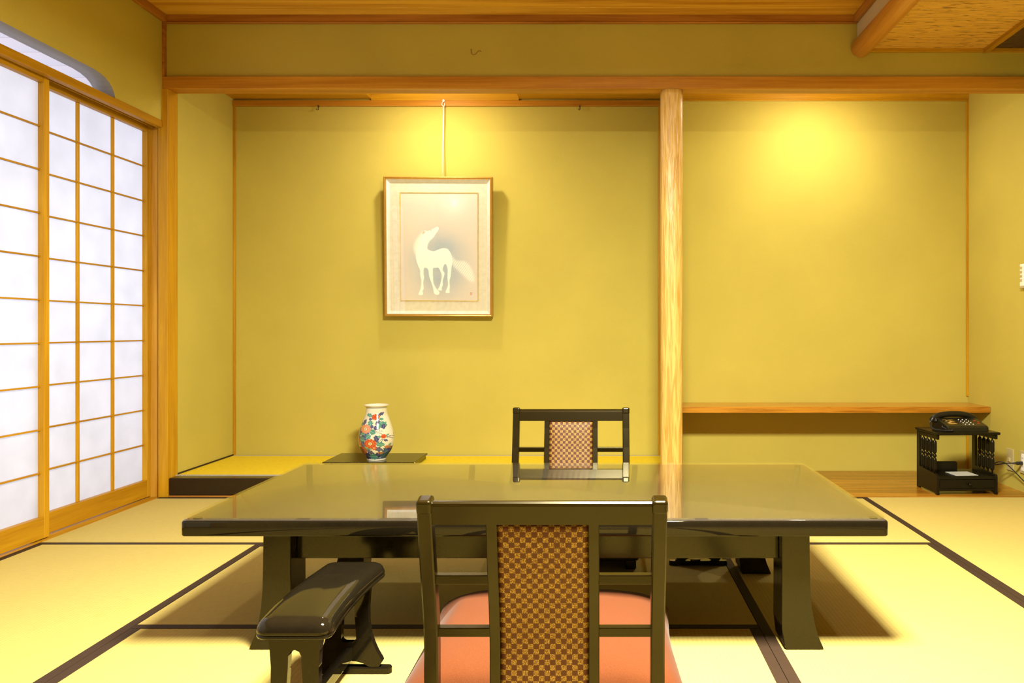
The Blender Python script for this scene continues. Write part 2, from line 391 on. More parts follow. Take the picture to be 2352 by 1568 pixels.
def bez(pts, n=24):
    """Catmull-Rom through pts"""
    P = [Vector(p) for p in pts]; P = [P[0]*2-P[1]]+P+[P[-1]*2-P[-2]]; out = []
    for i in range(1, len(P)-2):
        for k in range(n):
            t = k/n
            out.append(0.5*((2*P[i])+(-P[i-1]+P[i+1])*t+(2*P[i-1]-5*P[i]+4*P[i+1]-P[i+2])*t*t+(-P[i-1]+3*P[i]-3*P[i+1]+P[i+2])*t**3))
    out.append(P[-2]); return out

# ------------------------------------------------------------------ the setting
XL, XR, YF, YB, YN = -2.28, 2.245, 4.14, 4.90, -1.40
XA = -2.245                      # alcove left wall
ZC = 2.497                       # main ceiling
struct(MB().box(XL-1.4, XR+0.12, YN-0.1, YB+0.12, -0.10, -0.03).obj('floor', M['board']))
# back wall: one slab behind both alcoves
struct(MB().box(XL-0.1, XR+0.1, YB, YB+0.1, -0.03, ZC+0.15).obj('wall_back', M['plaster']))
struct(MB().box(XA-0.12, XA, 4.236, YB, -0.03, ZC+0.1).obj('wall_alcove_left', M['plaster']))
struct(MB().box(XR, XR+0.12, 3.2, YB, -0.03, ZC+0.1).obj('wall_right', M['plaster']))
struct(MB().box(XR, XR+0.12, YN, 3.2, -0.03, ZC+0.1).obj('wall_right_near', M['bounce_dark']))  # out of view, darkened to cut bounce into the room
struct(MB().box(XL-0.1, XR+0.1, YN-0.1, YN, -0.03, ZC+0.1).obj('wall_front', M['bounce_dark']))  # wall behind the camera, made dark so less light bounces back
struct(MB().box(0.362, 0.425, 4.20, YB, -0.03, 2.30).obj('wall_partition', M['plaster']))
# wall above the long beam
struct(MB().box(XL, XR, 4.17, 4.235, 2.15, ZC+0.1).obj('wall_above_beam', M['plaster']))
# left wall above the shoji with a long slot ending in a rounded corner
def left_upper():
    y0, y1, zt, zb = 0.6, 3.748, 2.033, 1.90
    pts = [(YN, 1.90), (YN, ZC+0.08), (4.15, ZC+0.08), (4.15, 1.90)]
    curve = [(3.748, 1.93), (3.747, 1.944), (3.735, 1.972), (3.723, 1.988), (3.700, 2.006), (3.672, 2.019), (3.632, 2.028), (3.58, 2.033)]
    left = [(2*((y0+y1)/2)-y, z) for y, z in reversed(curve)]
    outline = [(YN, 1.93), (YN, ZC+0.08), (4.15, ZC+0.08), (4.15, 1.93)] + curve + left
    return MB().prism(outline, 'x', -2.36, -2.27, m=None)
w_l = left_upper().obj('wall_left'); w_l.data.materials.append(M['plaster']); w_l.data.materials.append(M['plaster_grey'])
for p in w_l.data.polygons:      # the slot's reveal and the veranda side are pale grey plaster
    c = p.center
    if 1.93 < c.z < 2.045 and 0.59 < c.y < 3.76 and abs(p.normal.x) < 0.5: p.material_index = 1
    if p.normal.x < -0.5: p.material_index = 1
struct(w_l)
# lower left wall beyond the sliding panels, near the viewer
struct(MB().box(-2.36, -2.27, YN, 0.0, -0.03, 1.90).obj('wall_left_near', M['plaster']))

# main ceiling: wide boards along x
cb = MB()
y = YN
while y < 4.2:
    y1 = min(y+0.455, 4.2); cb.box(-2.30, 1.36, y+0.0008, y1-0.0008, ZC, ZC+0.02, 0.0015, 1); y = y1
cb.box(-2.30, 1.36, YN, 4.2, ZC+0.02, ZC+0.05)
struct(cb.obj('ceiling', M['ceil']))
struct(MB().box(-2.272, 1.33, 4.150, 4.172, 2.458, ZC, 0.002).box(-2.27, 1.33, 4.145, 4.17, 2.453, 2.459, 0.002).obj('trim_1', M['trim']))
struct(MB().box(-2.272, -2.248, YN, 4.15, 2.458, ZC, 0.002).obj('trim_2', M['trim_y']))
struct(MB().box(1.310, 1.334, YN, 4.15, 2.458, ZC, 0.002).obj('trim_3', M['trim_y']))
struct(MB().box(1.334, 1.362, YN, 4.17, 2.33, ZC+0.02).obj('wall_hanging', M['plaster_warm']))
# polished log under the hanging wall
lg = MB().lathe([(0.0, YN), (0.050, YN), (0.050, 4.160), (0.046, 4.169), (0.0, 4.169)], (1.349, 0, 2.327), 40, 'y')
struct(lg.obj('trim_log', M['log']))
# lower ceiling on the right: reed panel, batten, slatted panel
struct(MB().box(1.36, 1.985, YN, 4.17, 2.322, 2.345).obj('ceiling_reed', M['reed']))
struct(MB().box(1.985, 2.012, YN, 4.165, 2.302, 2.345, 0.002).obj('trim_4', M['wood_y']))
sl = MB().box(2.012, XR, YN, 4.17, 2.340, 2.35, m=M['slat_dark'])
y = 2.9
while y < 4.15: sl.box(2.012, XR, y, y+0.010, 2.325, 2.340, 0.002, 1, m=M['slat']); y += 0.0165
sl.box(2.012, XR, YN, 2.895, 2.325, 2.340, m=M['slat'])
struct(sl.obj('ceiling_slatted'))
struct(MB().box(1.395, 1.985, 4.150, 4.172, 2.306, 2.323, 0.002).box(2.012, XR, 4.150, 4.172, 2.306, 2.326, 0.002).obj('trim_5', M['wood_x']))
# long beam over both alcoves
struct(MB().box(-2.285, XR, 4.145, 4.238, 2.112, 2.176, 0.003).obj('trim_beam', M['beam']))
# alcove ceilings
TC = 2.272
ac = MB()
ac.box(XA, -1.40, 4.235, YB, TC, TC+0.02, 0.0).box(-0.50, 0.37, 4.235, YB, TC, TC+0.02)          # left and right boards
ac.box(-1.40, -0.50, 4.884, YB, 2.262, 2.37).box(-1.42, -0.48, 4.235, YB, 2.37, 2.39)       # light well
ac.box(-1.42, -1.40, 4.235, YB, TC+0.02, 2.39).box(-0.50, -0.48, 4.235, YB, TC+0.02, 2.39)
struct(ac.obj('ceiling_alcove', M['wood_x']))
ar = MB().box(0.40, XR, 4.235, YB, 2.38, 2.40).box(0.42, XR, 4.884, YB, 2.272, 2.38)
struct(ar.obj('ceiling_shelf_alcove', M['wood_x']))
# rails and corner strips
struct(MB().box(XA, 0.362, 4.878, YB, 2.228, 2.262, 0.002).obj('trim_picture_rail', M['beam']))
struct(MB().box(0.425, XR, 4.89, YB, 2.262, 2.272, 0.001).obj('trim_6', M['wood_x']))
struct(MB().box(XA, XA+0.014, 4.886, YB, 0.09, 2.23, 0.001).obj('trim_7', M['wood_z']))
struct(MB().box(0.350, 0.362, 4.886, YB, 0.09, 2.23, 0.001).obj('trim_8', M['wood_z']))
struct(MB().box(XR-0.012, XR, 4.888, YB, 0.46, 2.262, 0.001).box(XR-0.012, XR, 4.888, YB, 0.0, 0.42, 0.001).obj('trim_9', M['wood_z']))
struct(MB().box(-2.2705, -2.260, 4.142, 4.171, 2.176, 2.456, 0.001).obj('trim_10', M['trim']))
# corner posts on the left
struct(MB().box(-2.288, -2.238, YF, 4.238, -0.03, 2.112, 0.002).obj('trim_post', M['wood_z']))
struct(MB().box(-2.36, -2.286, 4.157, 4.235, -0.03, 1.95, 0.002).obj('trim_jamb', M['pale_z']))
# lintel and sill of the shoji
struct(MB().box(-2.296, -2.266, YN, YF, 1.908, 1.946, 0.002).box(-2.372, -2.345, YN, 4.157, 1.935, 1.955).box(-2.345, -2.296, YN, 4.157, 1.94, 1.95).box(-2.319, -2.313, YN, 4.157, 1.91, 1.94).obj('trim_lintel', M['wood_y']))
struct(MB().box(-2.40, -2.281, YN, 4.157, -0.03, -0.001, 0.001).obj('trim_sill', M['wood_y']))
# alcove sill, its strip and the alcove floor
struct(MB().box(-2.238, 0.33, 4.148, 4.215, 0.008, 0.097, 0.005, 3).obj('trim_alcove_sill', M['lac_kamachi']))
struct(MB().box(-2.238, 0.33, 4.144, 4.215, -0.03, 0.006, 0.001).obj('trim_11', M['trim']))
struct(MB().box(XA, 0.362, 4.215, YB, -0.03, 0.094).obj('floor_alcove', M['goza']))
fm = MB().box(XA+0.004, 0.36, 4.236, 4.872, 0.094, 0.0985, 0.001)
g = thing('alcove_mat', 'bright yellow rush mat covering the raised alcove floor', 'mat', (0, 0, 0))
fm.obj('rush_cover', M['goza'], g)
for a, b_ in ((4.217, 4.238), (4.870, 4.896)):
    MB().box(XA+0.004, 0.36, a, b_, 0.094, 0.0995, 0.001).obj('border', M['fancy'], g, label='grey and black patterned border')
struct(MB().box(XA, XA+0.006, 4.24, YB, 0.09, 0.106).obj('baseboard_left', M['heri']))
# board floor of the shelf alcove
struct(MB().box(0.425, XR, YF+0.003, YB, -0.03, 0.003, 0.002).obj('floor_board', M['board']))
# pillar: rough polished log, a little irregular
def pillar():
    m = MB(); b = bmesh.new(); rings = []; seg = 40; nz = 90
    for i in range(nz+1):
        z = -0.03+(2.112+0.03)*i/nz; r = []
        for k in range(seg):
            a = 2*PI*k/seg
            ca, sa = math.cos(a), math.sin(a); p = 3.2
            rr = 0.057/((abs(ca)**p+abs(sa)**p)**(1/p))
            rr *= 1+0.018*math.sin(9*a+3*math.sin(z*5))*math.sin(z*7+2*a)
            r.append(b.verts.new((0.370+rr*ca, 4.200+rr*sa, z)))
        rings.append(r)
    for i in range(nz):
        for k in range(seg):
            f = b.faces.new([rings[i][k], rings[i][(k+1) % seg], rings[i+1][(k+1) % seg], rings[i+1][k]]); f.smooth = True
    b.faces.new(rings[0][::-1]); b.faces.new(rings[-1]); m.merge(b)
    return m.obj('trim_pillar', M['pillar'])
struct(pillar())
# long shelf in the right alcove
sh = thing('wall_shelf', 'long varnished wooden shelf spanning the right alcove wall above the low telephone stand', 'shelf', (0, 0, 0))
MB().box(0.425, XR-0.001, 4.612, YB-0.001, 0.386, 0.421, 0.002).obj('shelf_board', M['shelf'], sh)
# mark on the wall
tag(MB().tube(bez([(-0.675, 4.1695, 2.325), (-0.672, 4.1695, 2.30), (-0.655, 4.1695, 2.297), (-0.635, 4.1695, 2.315), (-0.622, 4.1695, 2.312)], 6), 0.0025, 5).obj('wall_scratch', M['wax']),
    'small dark curved scratch mark on the wall above the long beam', 'mark')

# ------------------------------------------------------------------ tatami
GT = 'tatami mats of the room floor'
def mat_(x0, x1, y0, y1, ax, label):
    t = thing('tatami_mat', label, 'tatami mat', ((x0+x1)/2, (y0+y1)/2, 0), 0, GT)
    hx, hy = (x1-x0)/2-0.0008, (y1-y0)/2-0.0008
    hw = 0.030
    if ax == 'x': MB().box(-hx, hx, -hy+hw*0.5, hy-hw*0.5, -0.03, 0.0, 0.001, 1).obj('rush_surface', M['tatami_x'], t)
    else: MB().box(-hx+hw*0.5, hx-hw*0.5, -hy, hy, -0.03, 0.0, 0.001, 1).obj('rush_surface', M['tatami_y'], t)
    for s in (-1, 1):
        if ax == 'x': q = MB().box(-hx, hx, *sorted((s*hy, s*(hy-hw))), -0.03, 0.0006, 0.0005)
        else: q = MB().box(*sorted((s*hx, s*(hx-hw))), -hy, hy, -0.03, 0.0006, 0.0005)
        q.obj('cloth_border', M['heri'], t, label='dark brown cloth border')
L1, L2, L3 = -1.362, 0.461, 1.345
mats = [
 (XL, -0.4675, 3.228, YF, 'x', 'tatami mat along the alcove step, left end touching the corner post by the shoji'),
 (-0.4675, L3, 3.228, YF, 'x', 'tatami mat along the alcove step, behind the table and in front of the pillar'),
 (XL, L1, 1.41, 3.228, 'y', 'tatami mat running lengthwise beside the shoji screens in the left foreground'),
 (L1, L2, 2.32, 3.228, 'x', 'shaded tatami mat lying crosswise under the low table'),
 (L2, L3, 1.41, 3.228, 'y', 'tatami mat under the right table legs, lit bright in the right foreground'),
 (L1, -0.45, 0.5, 2.32, 'y', 'foreground tatami mat under the near armrest'),
 (-0.45, L2, 0.5, 2.32, 'y', 'foreground tatami mat under the near chair and red cushion'),
 (L3, XR, 2.32, YF, 'y', 'tatami mat at the far right in front of the telephone stand'),
 (L3, XR, 0.5, 2.32, 'y', 'tatami mat by the right wall, nearer than the one before the telephone stand'),
 (XL, L1, -0.41, 1.41, 'y', 'tatami mat by the shoji beside the viewpoint, left of the photo frame'),
 (L2, L3, -0.41, 1.41, 'y', 'tatami mat right of the viewpoint'),
 (L1, L2, -0.41, 0.5, 'x', 'tatami mat lying crosswise beneath the viewpoint'),
]
for a in mats: mat_(*a)
struct(MB().box(XL, XR, YN, -0.412, -0.03, -0.001).box(L3, XR, -0.412, 0.498, -0.03, -0.001).obj('floor_near', M['tatami_x']))

# ------------------------------------------------------------------ shoji panels
def shoji(y0, y1, xf, label, ncol=3, flip=False):
    """y0..y1 along the wall, xf = room side face"""
    t = thing('shoji_panel', label, 'shoji', (xf, y0, 0), 0, 'sliding shoji panels of the left wall')
    W = y1-y0; zb, zt = 0.091, 1.887; top = 1.932; th = 0.027; st = 0.031
    fr = MB()
    MB().box(-th, 0, 0, st, 0.004, top, 0.0015).obj('stile', M['wood_z'], t)
    MB().box(-th, 0, W-st, W, 0.004, top, 0.0015).obj('stile', M['wood_z'], t)
    MB().box(-th, -0.0005, st, W-st, 0.004, zb, 0.0015).obj('bottom_rail', M['wood_y'], t)
    MB().box(-th, -0.0005, st, W-st, zt, top-0.002, 0.0015).obj('top_rail', M['wood_y'], t)
    lat = MB(); up_ = MB(); d0, d1 = -th+0.0005, -th+0.013
    for i in range(1, ncol):
        y = st+(W-2*st)*i/ncol; up_.box(d0, d1-0.003, y-0.0085, y+0.0085, zb, zt, 0.001, 1)
    for j in range(1, 10):
        z = zb+(zt-zb)*j/10; lat.box(d0+0.0003, d1-0.0022, st, W-st, z-0.0035, z+0.0035, 0.0006, 1)
    up_.obj('lattice_uprights', M['wood_z'], t); lat.obj('lattice_crossbars', M['wood_y'], t)
    MB().box(-th-0.0012, -th, st-0.01, W-st+0.01, zb-0.01, zt+0.01).obj('paper', M['paper'], t)
    return t
shoji(3.318, 4.156, -2.335, 'far shoji sliding panel with three columns of paper panes beside the alcove post')
shoji(2.490, 3.343, -2.301, 'nearer shoji sliding panel, partly cropped by the left edge of the photo')
shoji(1.652, 2.520, -2.335, 'shoji sliding panel just outside the left edge of the photo')
shoji(0.0, 0.838*2/2+0.01, -2.335, 'shoji sliding panel closest to the viewpoint')
shoji(0.824, 1.677, -2.301, 'shoji sliding panel second closest to the viewpoint')
# veranda behind the shoji
struct(MB().box(-3.65, -2.36, YN, 6.3, 2.32, 2.34).obj('ceiling_veranda', M['veranda']))
struct(MB().box(-3.65, -2.40, YN, 6.3, -0.03, -0.01).obj('floor_veranda', M['pale_y']))
struct(MB().box(-3.70, -3.62, YN-0.1, 6.4, -0.03, 2.34).obj('wall_veranda', M['plaster_grey']))
struct(MB().box(-3.62, -2.36, 6.3, 6.4, -0.01, 2.32).obj('wall_veranda_end', M['plaster_grey']))
struct(MB().box(-2.40, -2.366, 4.236, 6.3, -0.03, 2.33).obj('wall_veranda_inner', M['plaster_grey']))
struct(MB().box(-3.62, -2.36, YN-0.1, YN-0.02, -0.01, 2.32).obj('wall_veranda_near', M['plaster_grey']))

# ------------------------------------------------------------------ low table
TX0, TX1, TY0, TY1 = -1.105, 0.757, 2.103, 2.986; TZ = 0.363
tb = thing('low_table', 'large black lacquered low table with flared legs in the middle of the room', 'table', ((TX0+TX1)/2, (TY0+TY1)/2, 0.001))
hx, hy = (TX1-TX0)/2, (TY1-TY0)/2
def rrect(hx, hy, r, n=6, cx=0, cy=0):
    out = []
    for sx, sy, a0 in ((1, 1, 0), (-1, 1, 90), (-1, -1, 180), (1, -1, 270)):
        for k in range(n+1):
            a = math.radians(a0+90*k/n); out.append((cx+sx*(hx-r)+r*math.cos(a), cy+sy*(hy-r)+r*math.sin(a)))
    return out
b0 = 0.321
L = []
for ins, z in ((0.004, b0), (0.001, b0+0.001), (0, b0+0.004), (0, TZ-0.006), (0.0010, TZ-0.003), (0.0030, TZ-0.001), (0.006, TZ)):
    L.append((rrect(hx-ins, hy-ins, 0.012-0.0005 if ins > 0.005 else 0.012), z))
o = MB().layers(L).obj('table_top', M['lac_gloss'], tb); o.data.materials.append(M['table_top'])
for p in o.data.polygons:
    if p.normal.z > 0.9: p.material_index = 1
def leg_outline(s):
    o = [(0.075, 0.321), (0.075, 0.22), (0.0765, 0.16), (0.080, 0.115), (0.087, 0.075), (0.097, 0.038), (0.110, 0.008), (0.113, 0.002), (0.110, 0.0)]
    i = [(0.012, 0.0), (0.005, 0.012), (0.0, 0.06), (0.0, 0.321)]
    pts = o+i
    return [(s*p[0], p[1]) for p in pts]
for s in (-1, 1):
    xin = s*(0.49+0.8775-0.035)/2
    for ya, yb in ((-hy+0.062, -hy+0.172), (hy-0.172+0.02, hy-0.062+0.02)):
        pts = [(s*(0.664)+u, v) for u, v in leg_outline(s)]
        MB().prism(pts, 'y', ya, yb, 0.003).obj('leg', M['lac_table'], tb)
MB().box(-0.664, 0.664, -hy+0.105, -hy+0.127, 0.234, 0.321, 0.002).obj('apron', M['lac_table'], tb)
MB().box(-0.664, 0.664, hy-0.127, hy-0.105, 0.234, 0.321, 0.002).obj('apron', M['lac_table'], tb)
for s in (-1, 1):
    x0, x1 = sorted((s*0.69, s*0.712))
    MB().box(x0, x1, -hy+0.172, hy-0.152, 0.234, 0.321, 0.002).obj('apron', M['lac_table'], tb)
gt = thing('glass_sheet', 'clear glass sheet with small round pads lying over the low table top', 'glass sheet', ((TX0+TX1)/2, (TY0+TY1)/2, TZ+0.0012))
ghx, ghy = hx-0.004, hy-0.004
MB().layers([(rrect(ghx, ghy, 0.02), 0.0015), (rrect(ghx, ghy, 0.02), 0.0060)], smooth=False).obj('glass_pane', M['glass'], gt)
for x in (-0.90, -0.30, 0.30, 0.90):
    for y in (-ghy+0.028, ghy-0.028):
        MB().lathe([(0.0, 0.0), (0.011, 0.0), (0.011, 0.0014), (0.0, 0.0014)], (x*ghx/0.927, y, 0), 20).obj('pad', M['pad'], gt)

# ------------------------------------------------------------------ chairs
def chair(label, loc, rz):
    t = thing('legless_chair', label, 'chair', loc, rz, 'low black floor chairs at the table')
    def yb(z): # curve of the back
        P = [(0.0, 0.0), (0.2, 0.0), (0.24, -0.003), (0.30, -0.016), (0.36, -0.033), (0.44, -0.053), (0.53, -0.072)]
        for (a, u), (b, v) in zip(P, P[1:]):
            if z <= b: return u+(v-u)*(z-a)/(b-a)
        return P[-1][1]
    zs = [0.035, 0.1, 0.15, 0.2, 0.225, 0.25, 0.275, 0.3, 0.33, 0.36, 0.4, 0.44, 0.48, 0.506]
    for s in (-1, 1):
        MB().sweep([(s*0.235, yb(z), z) for z in zs], 0.0145, 0.017, 0.003).obj('back_post', M['lac_chair'], t)
        m = MB(); R = Matrix.Translation((s*0.235, yb(0.515), 0.515)) @ Matrix.Rotation(math.radians(12), 4, 'X')
        m.box(-0.0158, 0.0158, -0.0185, 0.0185, -0.017, 0.013, 0.007, 4, R).obj('post_cap', M['lac_chair'], t)
        x0, x1 = sorted((s*0.092, s*0.114))
        MB().sweep([(s*0.103, yb(z), z) for z in zs if z < 0.48]+[(s*0.103, yb(0.476), 0.476)], 0.011, 0.011, 0.0015).obj('inner_stile', M['lac_chair'], t)
        x0, x1 = sorted((s*0.113, s*0.222))
        for z in (0.354, 0.236):
            MB().box(x0, x1, yb(z)-0.011, yb(z)+0.011, z-0.0095, z+0.0095, 0.0015).obj('side_rung', M['lac_chair'], t)
        # sled runner
        MB().box(*sorted((s*0.215, s*0.255)), -0.02, 0.50, 0.0, 0.034, 0.006, 3).obj('runner', M['lac_chair'], t)
    # top rail with rounded upper edge
    pr = [(-0.012, 0.0), (0.012, 0.0), (0.0125, 0.038), (0.010, 0.044), (0.005, 0.0475), (0.0, 0.0485), (-0.005, 0.0475), (-0.010, 0.044), (-0.0125, 0.038)]
    sh_ = (yb(0.52)-yb(0.47))/0.05
    prof = [(yb(0.472)+u+sh_*v, 0.4735+v) for u, v in pr]
    MB().prism(prof, 'x', -0.222, 0.222).obj('top_rail', M['lac_chair'], t)
    MB().box(-0.222, 0.222, -0.010, 0.010, 0.062, 0.095, 0.002).obj('bottom_rail', M['lac_chair'], t)
    # padded panel, bulging slightly on both faces
    b = bmesh.new(); nx, nz = 16, 30; front = []; back = []
    for j in range(nz+1):
        z = 0.095+(0.4735-0.095)*j/nz; rf = []; rb = []
        for i in range(nx+1):
            x = -0.092+0.184*i/nx; u = abs(2*i/nx-1); v = abs(2*j/nz-1)
            d = 0.005+0.008*(1-u**6)*(1-v**12)
            rf.append(b.verts.new((x, yb(z)+d, z))); rb.append(b.verts.new((x, yb(z)-d*0.8, z)))
        front.append(rf); back.append(rb)
    for j in range(nz):
        for i in range(nx):
            for G, fl in ((front, True), (back, False)):
                q = [G[j][i], G[j][i+1], G[j+1][i+1], G[j+1][i]]
                f = b.faces.new(q[::-1] if fl else q); f.smooth = True
    for j in range(nz):
        for i in (0, nx): b.faces.new([front[j][i], back[j][i], back[j+1][i], front[j+1][i]])
    for i in range(nx):
        for j in (0, nz): b.faces.new([front[j][i], front[j][i+1], back[j][i+1], back[j][i]])
    bmesh.ops.recalc_face_normals(b, faces=b.faces)
    MB().merge(b).obj('back_panel', M['check'], t, label='brown and gold checked fabric panel')
    MB().layers([(rrect(0.262, 0.245, 0.02, cy=0.265), 0.034), (rrect(0.265, 0.248, 0.022, cy=0.265), 0.038), (rrect(0.265, 0.248, 0.022, cy=0.265), 0.054), (rrect(0.262, 0.245, 0.02, cy=0.265), 0.058)]).obj('seat', M['lac_chair'], t)
    return t
near = chair('near black floor chair seen from behind, with the red cushion on its seat', (-0.117, 1.675, 0.001), 0)
far = copy_tree(near); far.location = (-0.1275, 3.385, 0.001); far.rotation_euler = (0, 0, PI)
far['label'] = 'far black floor chair facing the viewer across the table, its back above the table edge'

# red cushion
def cushion():
    n = 48; b = bmesh.new(); A = 0.335; Bv = 0.345; cx, cy = -0.132, 2.065; top = []; bot = []
    for j in range(n+1):
        rt = []; rb = []
        for i in range(n+1):
            u = 2*i/n-1; v = 2*j/n-1
            # sides slightly drawn in between the corners
            x = cx+A*u*(1-0.06*(1-v*v)); y = cy+Bv*v*(1-0.045*(1-u*u))
            k = max(0.0, (1-abs(u)**4.2)*(1-abs(v)**4.2))
            h = 0.086*k**0.45
            r = max(abs(x+0.117)-0.262, 0, y-2.186, 1.68-y)
            base = 0.0605-min(0.040, (0.55 if v < 0.3 else 0.2)*max(0, r))
            wr = 0.0025*math.sin(17*u+5*v)*math.sin(9*v)*(1-k*0.5)
            rt.append(b.verts.new((x, y, base+0.006+h+wr*(k > 0.02)))); rb.append(b.verts.new((x, y, base)))
        top.append(rt); bot.append(rb)
    for j in range(n):
        for i in range(n):
            f = b.faces.new([top[j][i], top[j][i+1], top[j+1][i+1], top[j+1][i]]); f.smooth = True
            f = b.faces.new([bot[j][i], bot[j+1][i], bot[j+1][i+1], bot[j][i+1]]); f.smooth = True
    for k in range(n):
        for T, Bt in (((top[0][k], top[0][k+1]), (bot[0][k+1], bot[0][k])), ((top[n][k+1], top[n][k]), (bot[n][k], bot[n][k+1])),
                      ((top[k+1][0], top[k][0]), (bot[k][0], bot[k+1][0])), ((top[k][n], top[k+1][n]), (bot[k+1][n], bot[k][n]))):
            f = b.faces.new([T[0], T[1], Bt[0], Bt[1]]); f.smooth = True
    bmesh.ops.recalc_face_normals(b, faces=b.faces)
    o = MB().merge(b).obj('floor_cushion', M['red'])
    return tag(o, 'thick square red floor cushion on the seat of the near chair', 'cushion')
cushion()

# ------------------------------------------------------------------ armrests
def armrest(label, loc, rz=0):
    t = thing('armrest_stool', label, 'armrest', loc, rz, 'black lacquered armrests')
    Ln = 0.222; Wd = 0.079
    def outl(ins):
        pts = rrect(Wd-ins, Ln-ins, max(0.028-ins*0.6, 0.008), 7)
        # subdivide long sides, then bend
        out = []
        for i, p in enumerate(pts):
            q = pts[(i+1) % len(pts)]; out.append(p)
            if abs(p[1]-q[1]) > 0.1:
                for k in range(1, 16): out.append((p[0]+(q[0]-p[0])*k/16, p[1]+(q[1]-p[1])*k/16))
            elif abs(p[0]-q[0]) > 0.05:
                for k in range(1, 6): out.append((p[0]+(q[0]-p[0])*k/6, p[1]+(q[1]-p[1])*k/6))
        return [(x-0.014*(1-(y/Ln)**2)+0.007, y) for x, y in out]
    Ls = [(0.006, 0.233), (0.001, 0.2345), (0.0, 0.237), (0.0, 0.2405), (0.0025, 0.2415), (0.0012, 0.2425), (0.0002, 0.246), (0.001, 0.252), (0.004, 0.259), (0.009, 0.2655), (0.016, 0.2695), (0.026, 0.2715), (0.040, 0.2722)]
    MB().layers([(outl(i), z) for i, z in Ls]).obj('arm_top', M['lac_gloss'], t)
    W_ = [(0.233, 0.056), (0.20, 0.052), (0.165, 0.0495), (0.13, 0.050), (0.10, 0.054), (0.075, 0.062), (0.055, 0.071), (0.036, 0.082), (0.030, 0.0845), (0.017, 0.076)]
    inner = [(0.017, 0.052), (0.026, 0.036), (0.031, 0.018), (0.033, 0.0)]
    hz = [(0.078, 0.0), (0.078, 0.010), (0.081, 0.016), (0.088, 0.019), (0.110, 0.018), (0.16, 0.0145), (0.188, 0.0135), (0.197, 0.009), (0.201, 0.0)]
    for y in (-Ln+0.045, Ln-0.045):
        # build each half around the slot so the hole is real
        m = MB()
        for s in (-1, 1):
            pts = [(s*h, z) for z, h in W_]+[(s*h, z) for z, h in inner]+[(s*h, z) for z, h in hz]+[(0.0, 0.233)]
            m.prism(pts, 'y', y-0.010, y+0.010)
        m.obj('leg_panel', M['lac_gloss'], t)
        ft = []
        for k in range(9): a = -PI/2+PI*k/8; ft.append((0.096+0.011*math.cos(a), 0.011*math.sin(a)))
        ft += [(-x, -yy) for x, yy in ft]
        m = MB().layers([([(p[0], y+p[1]) for p in ft], 0.0), ([(p[0], y+p[1]) for p in ft], 0.013), ([(p[0]*0.985, y+p[1]*0.85) for p in ft], 0.0165)], smooth=False)
        m.obj('foot', M['lac_gloss'], t)
    MB().box(-0.011, 0.011, -Ln+0.054, Ln-0.054, 0.036, 0.066, 0.003).obj('stretcher', M['lac_gloss'], t)
    return t
ar1 = armrest('near black lacquered armrest with arched slotted legs left of the near chair', (-0.634, 1.846, 0.001))
ar2 = copy_tree(ar1); ar2.location = (0.358, 3.125, 0.001)
ar2['label'] = 'far black armrest almost hidden behind the table, only its foot showing under the apron'

# ------------------------------------------------------------------ painting
def in_poly(X, Y, poly):
    ins = np.zeros(X.shape, bool); n = len(poly)
    for i in range(n):
        x0, y0 = poly[i]; x1, y1 = poly[(i+1) % n]
        c = ((y0 > Y) != (y1 > Y)) & (X < (x1-x0)*(Y-y0)/(y1-y0+1e-12)+x0); ins ^= c
    return ins
def smooth_poly(p, n=5):
    P = [Vector((a, b, 0)) for a, b in p]; k = len(P); out = []
    for i in range(k):
        a, b, c, d = P[i-1], P[i], P[(i+1) % k], P[(i+2) % k]
        for j in range(n):
            t = j/n; q = 0.5*((2*b)+(-a+c)*t+(2*a-5*b+4*c-d)*t*t+(-a+3*b-3*c+d)*t**3); out.append((q.x, q.y))
    return out
def blur(a, r, it=2):
    for _ in range(it):
        for ax in (0, 1):
            k = 2*r+1; pad = [(0, 0), (0, 0)]; pad[ax] = (r+1, r)
            c = np.cumsum(np.pad(a, pad, mode='edge'), axis=ax)
            a = (np.take(c, range(k, c.shape[ax]), axis=ax)-np.take(c, range(0, c.shape[ax]-k), axis=ax))/k
    return a
def vnoise(h, w_, cell, seed):
    r = np.random.RandomState(seed); g = r.rand(h//cell+3, w_//cell+3)
    yy, xx = np.mgrid[0:h, 0:w_]/cell; i = yy.astype(int); j = xx.astype(int); fy = yy-i; fx = xx-j
    fy = fy*fy*(3-2*fy); fx = fx*fx*(3-2*fx)
    return (g[i, j]*(1-fx)+g[i, j+1]*fx)*(1-fy)+(g[i+1, j]*(1-fx)+g[i+1, j+1]*fx)*fy
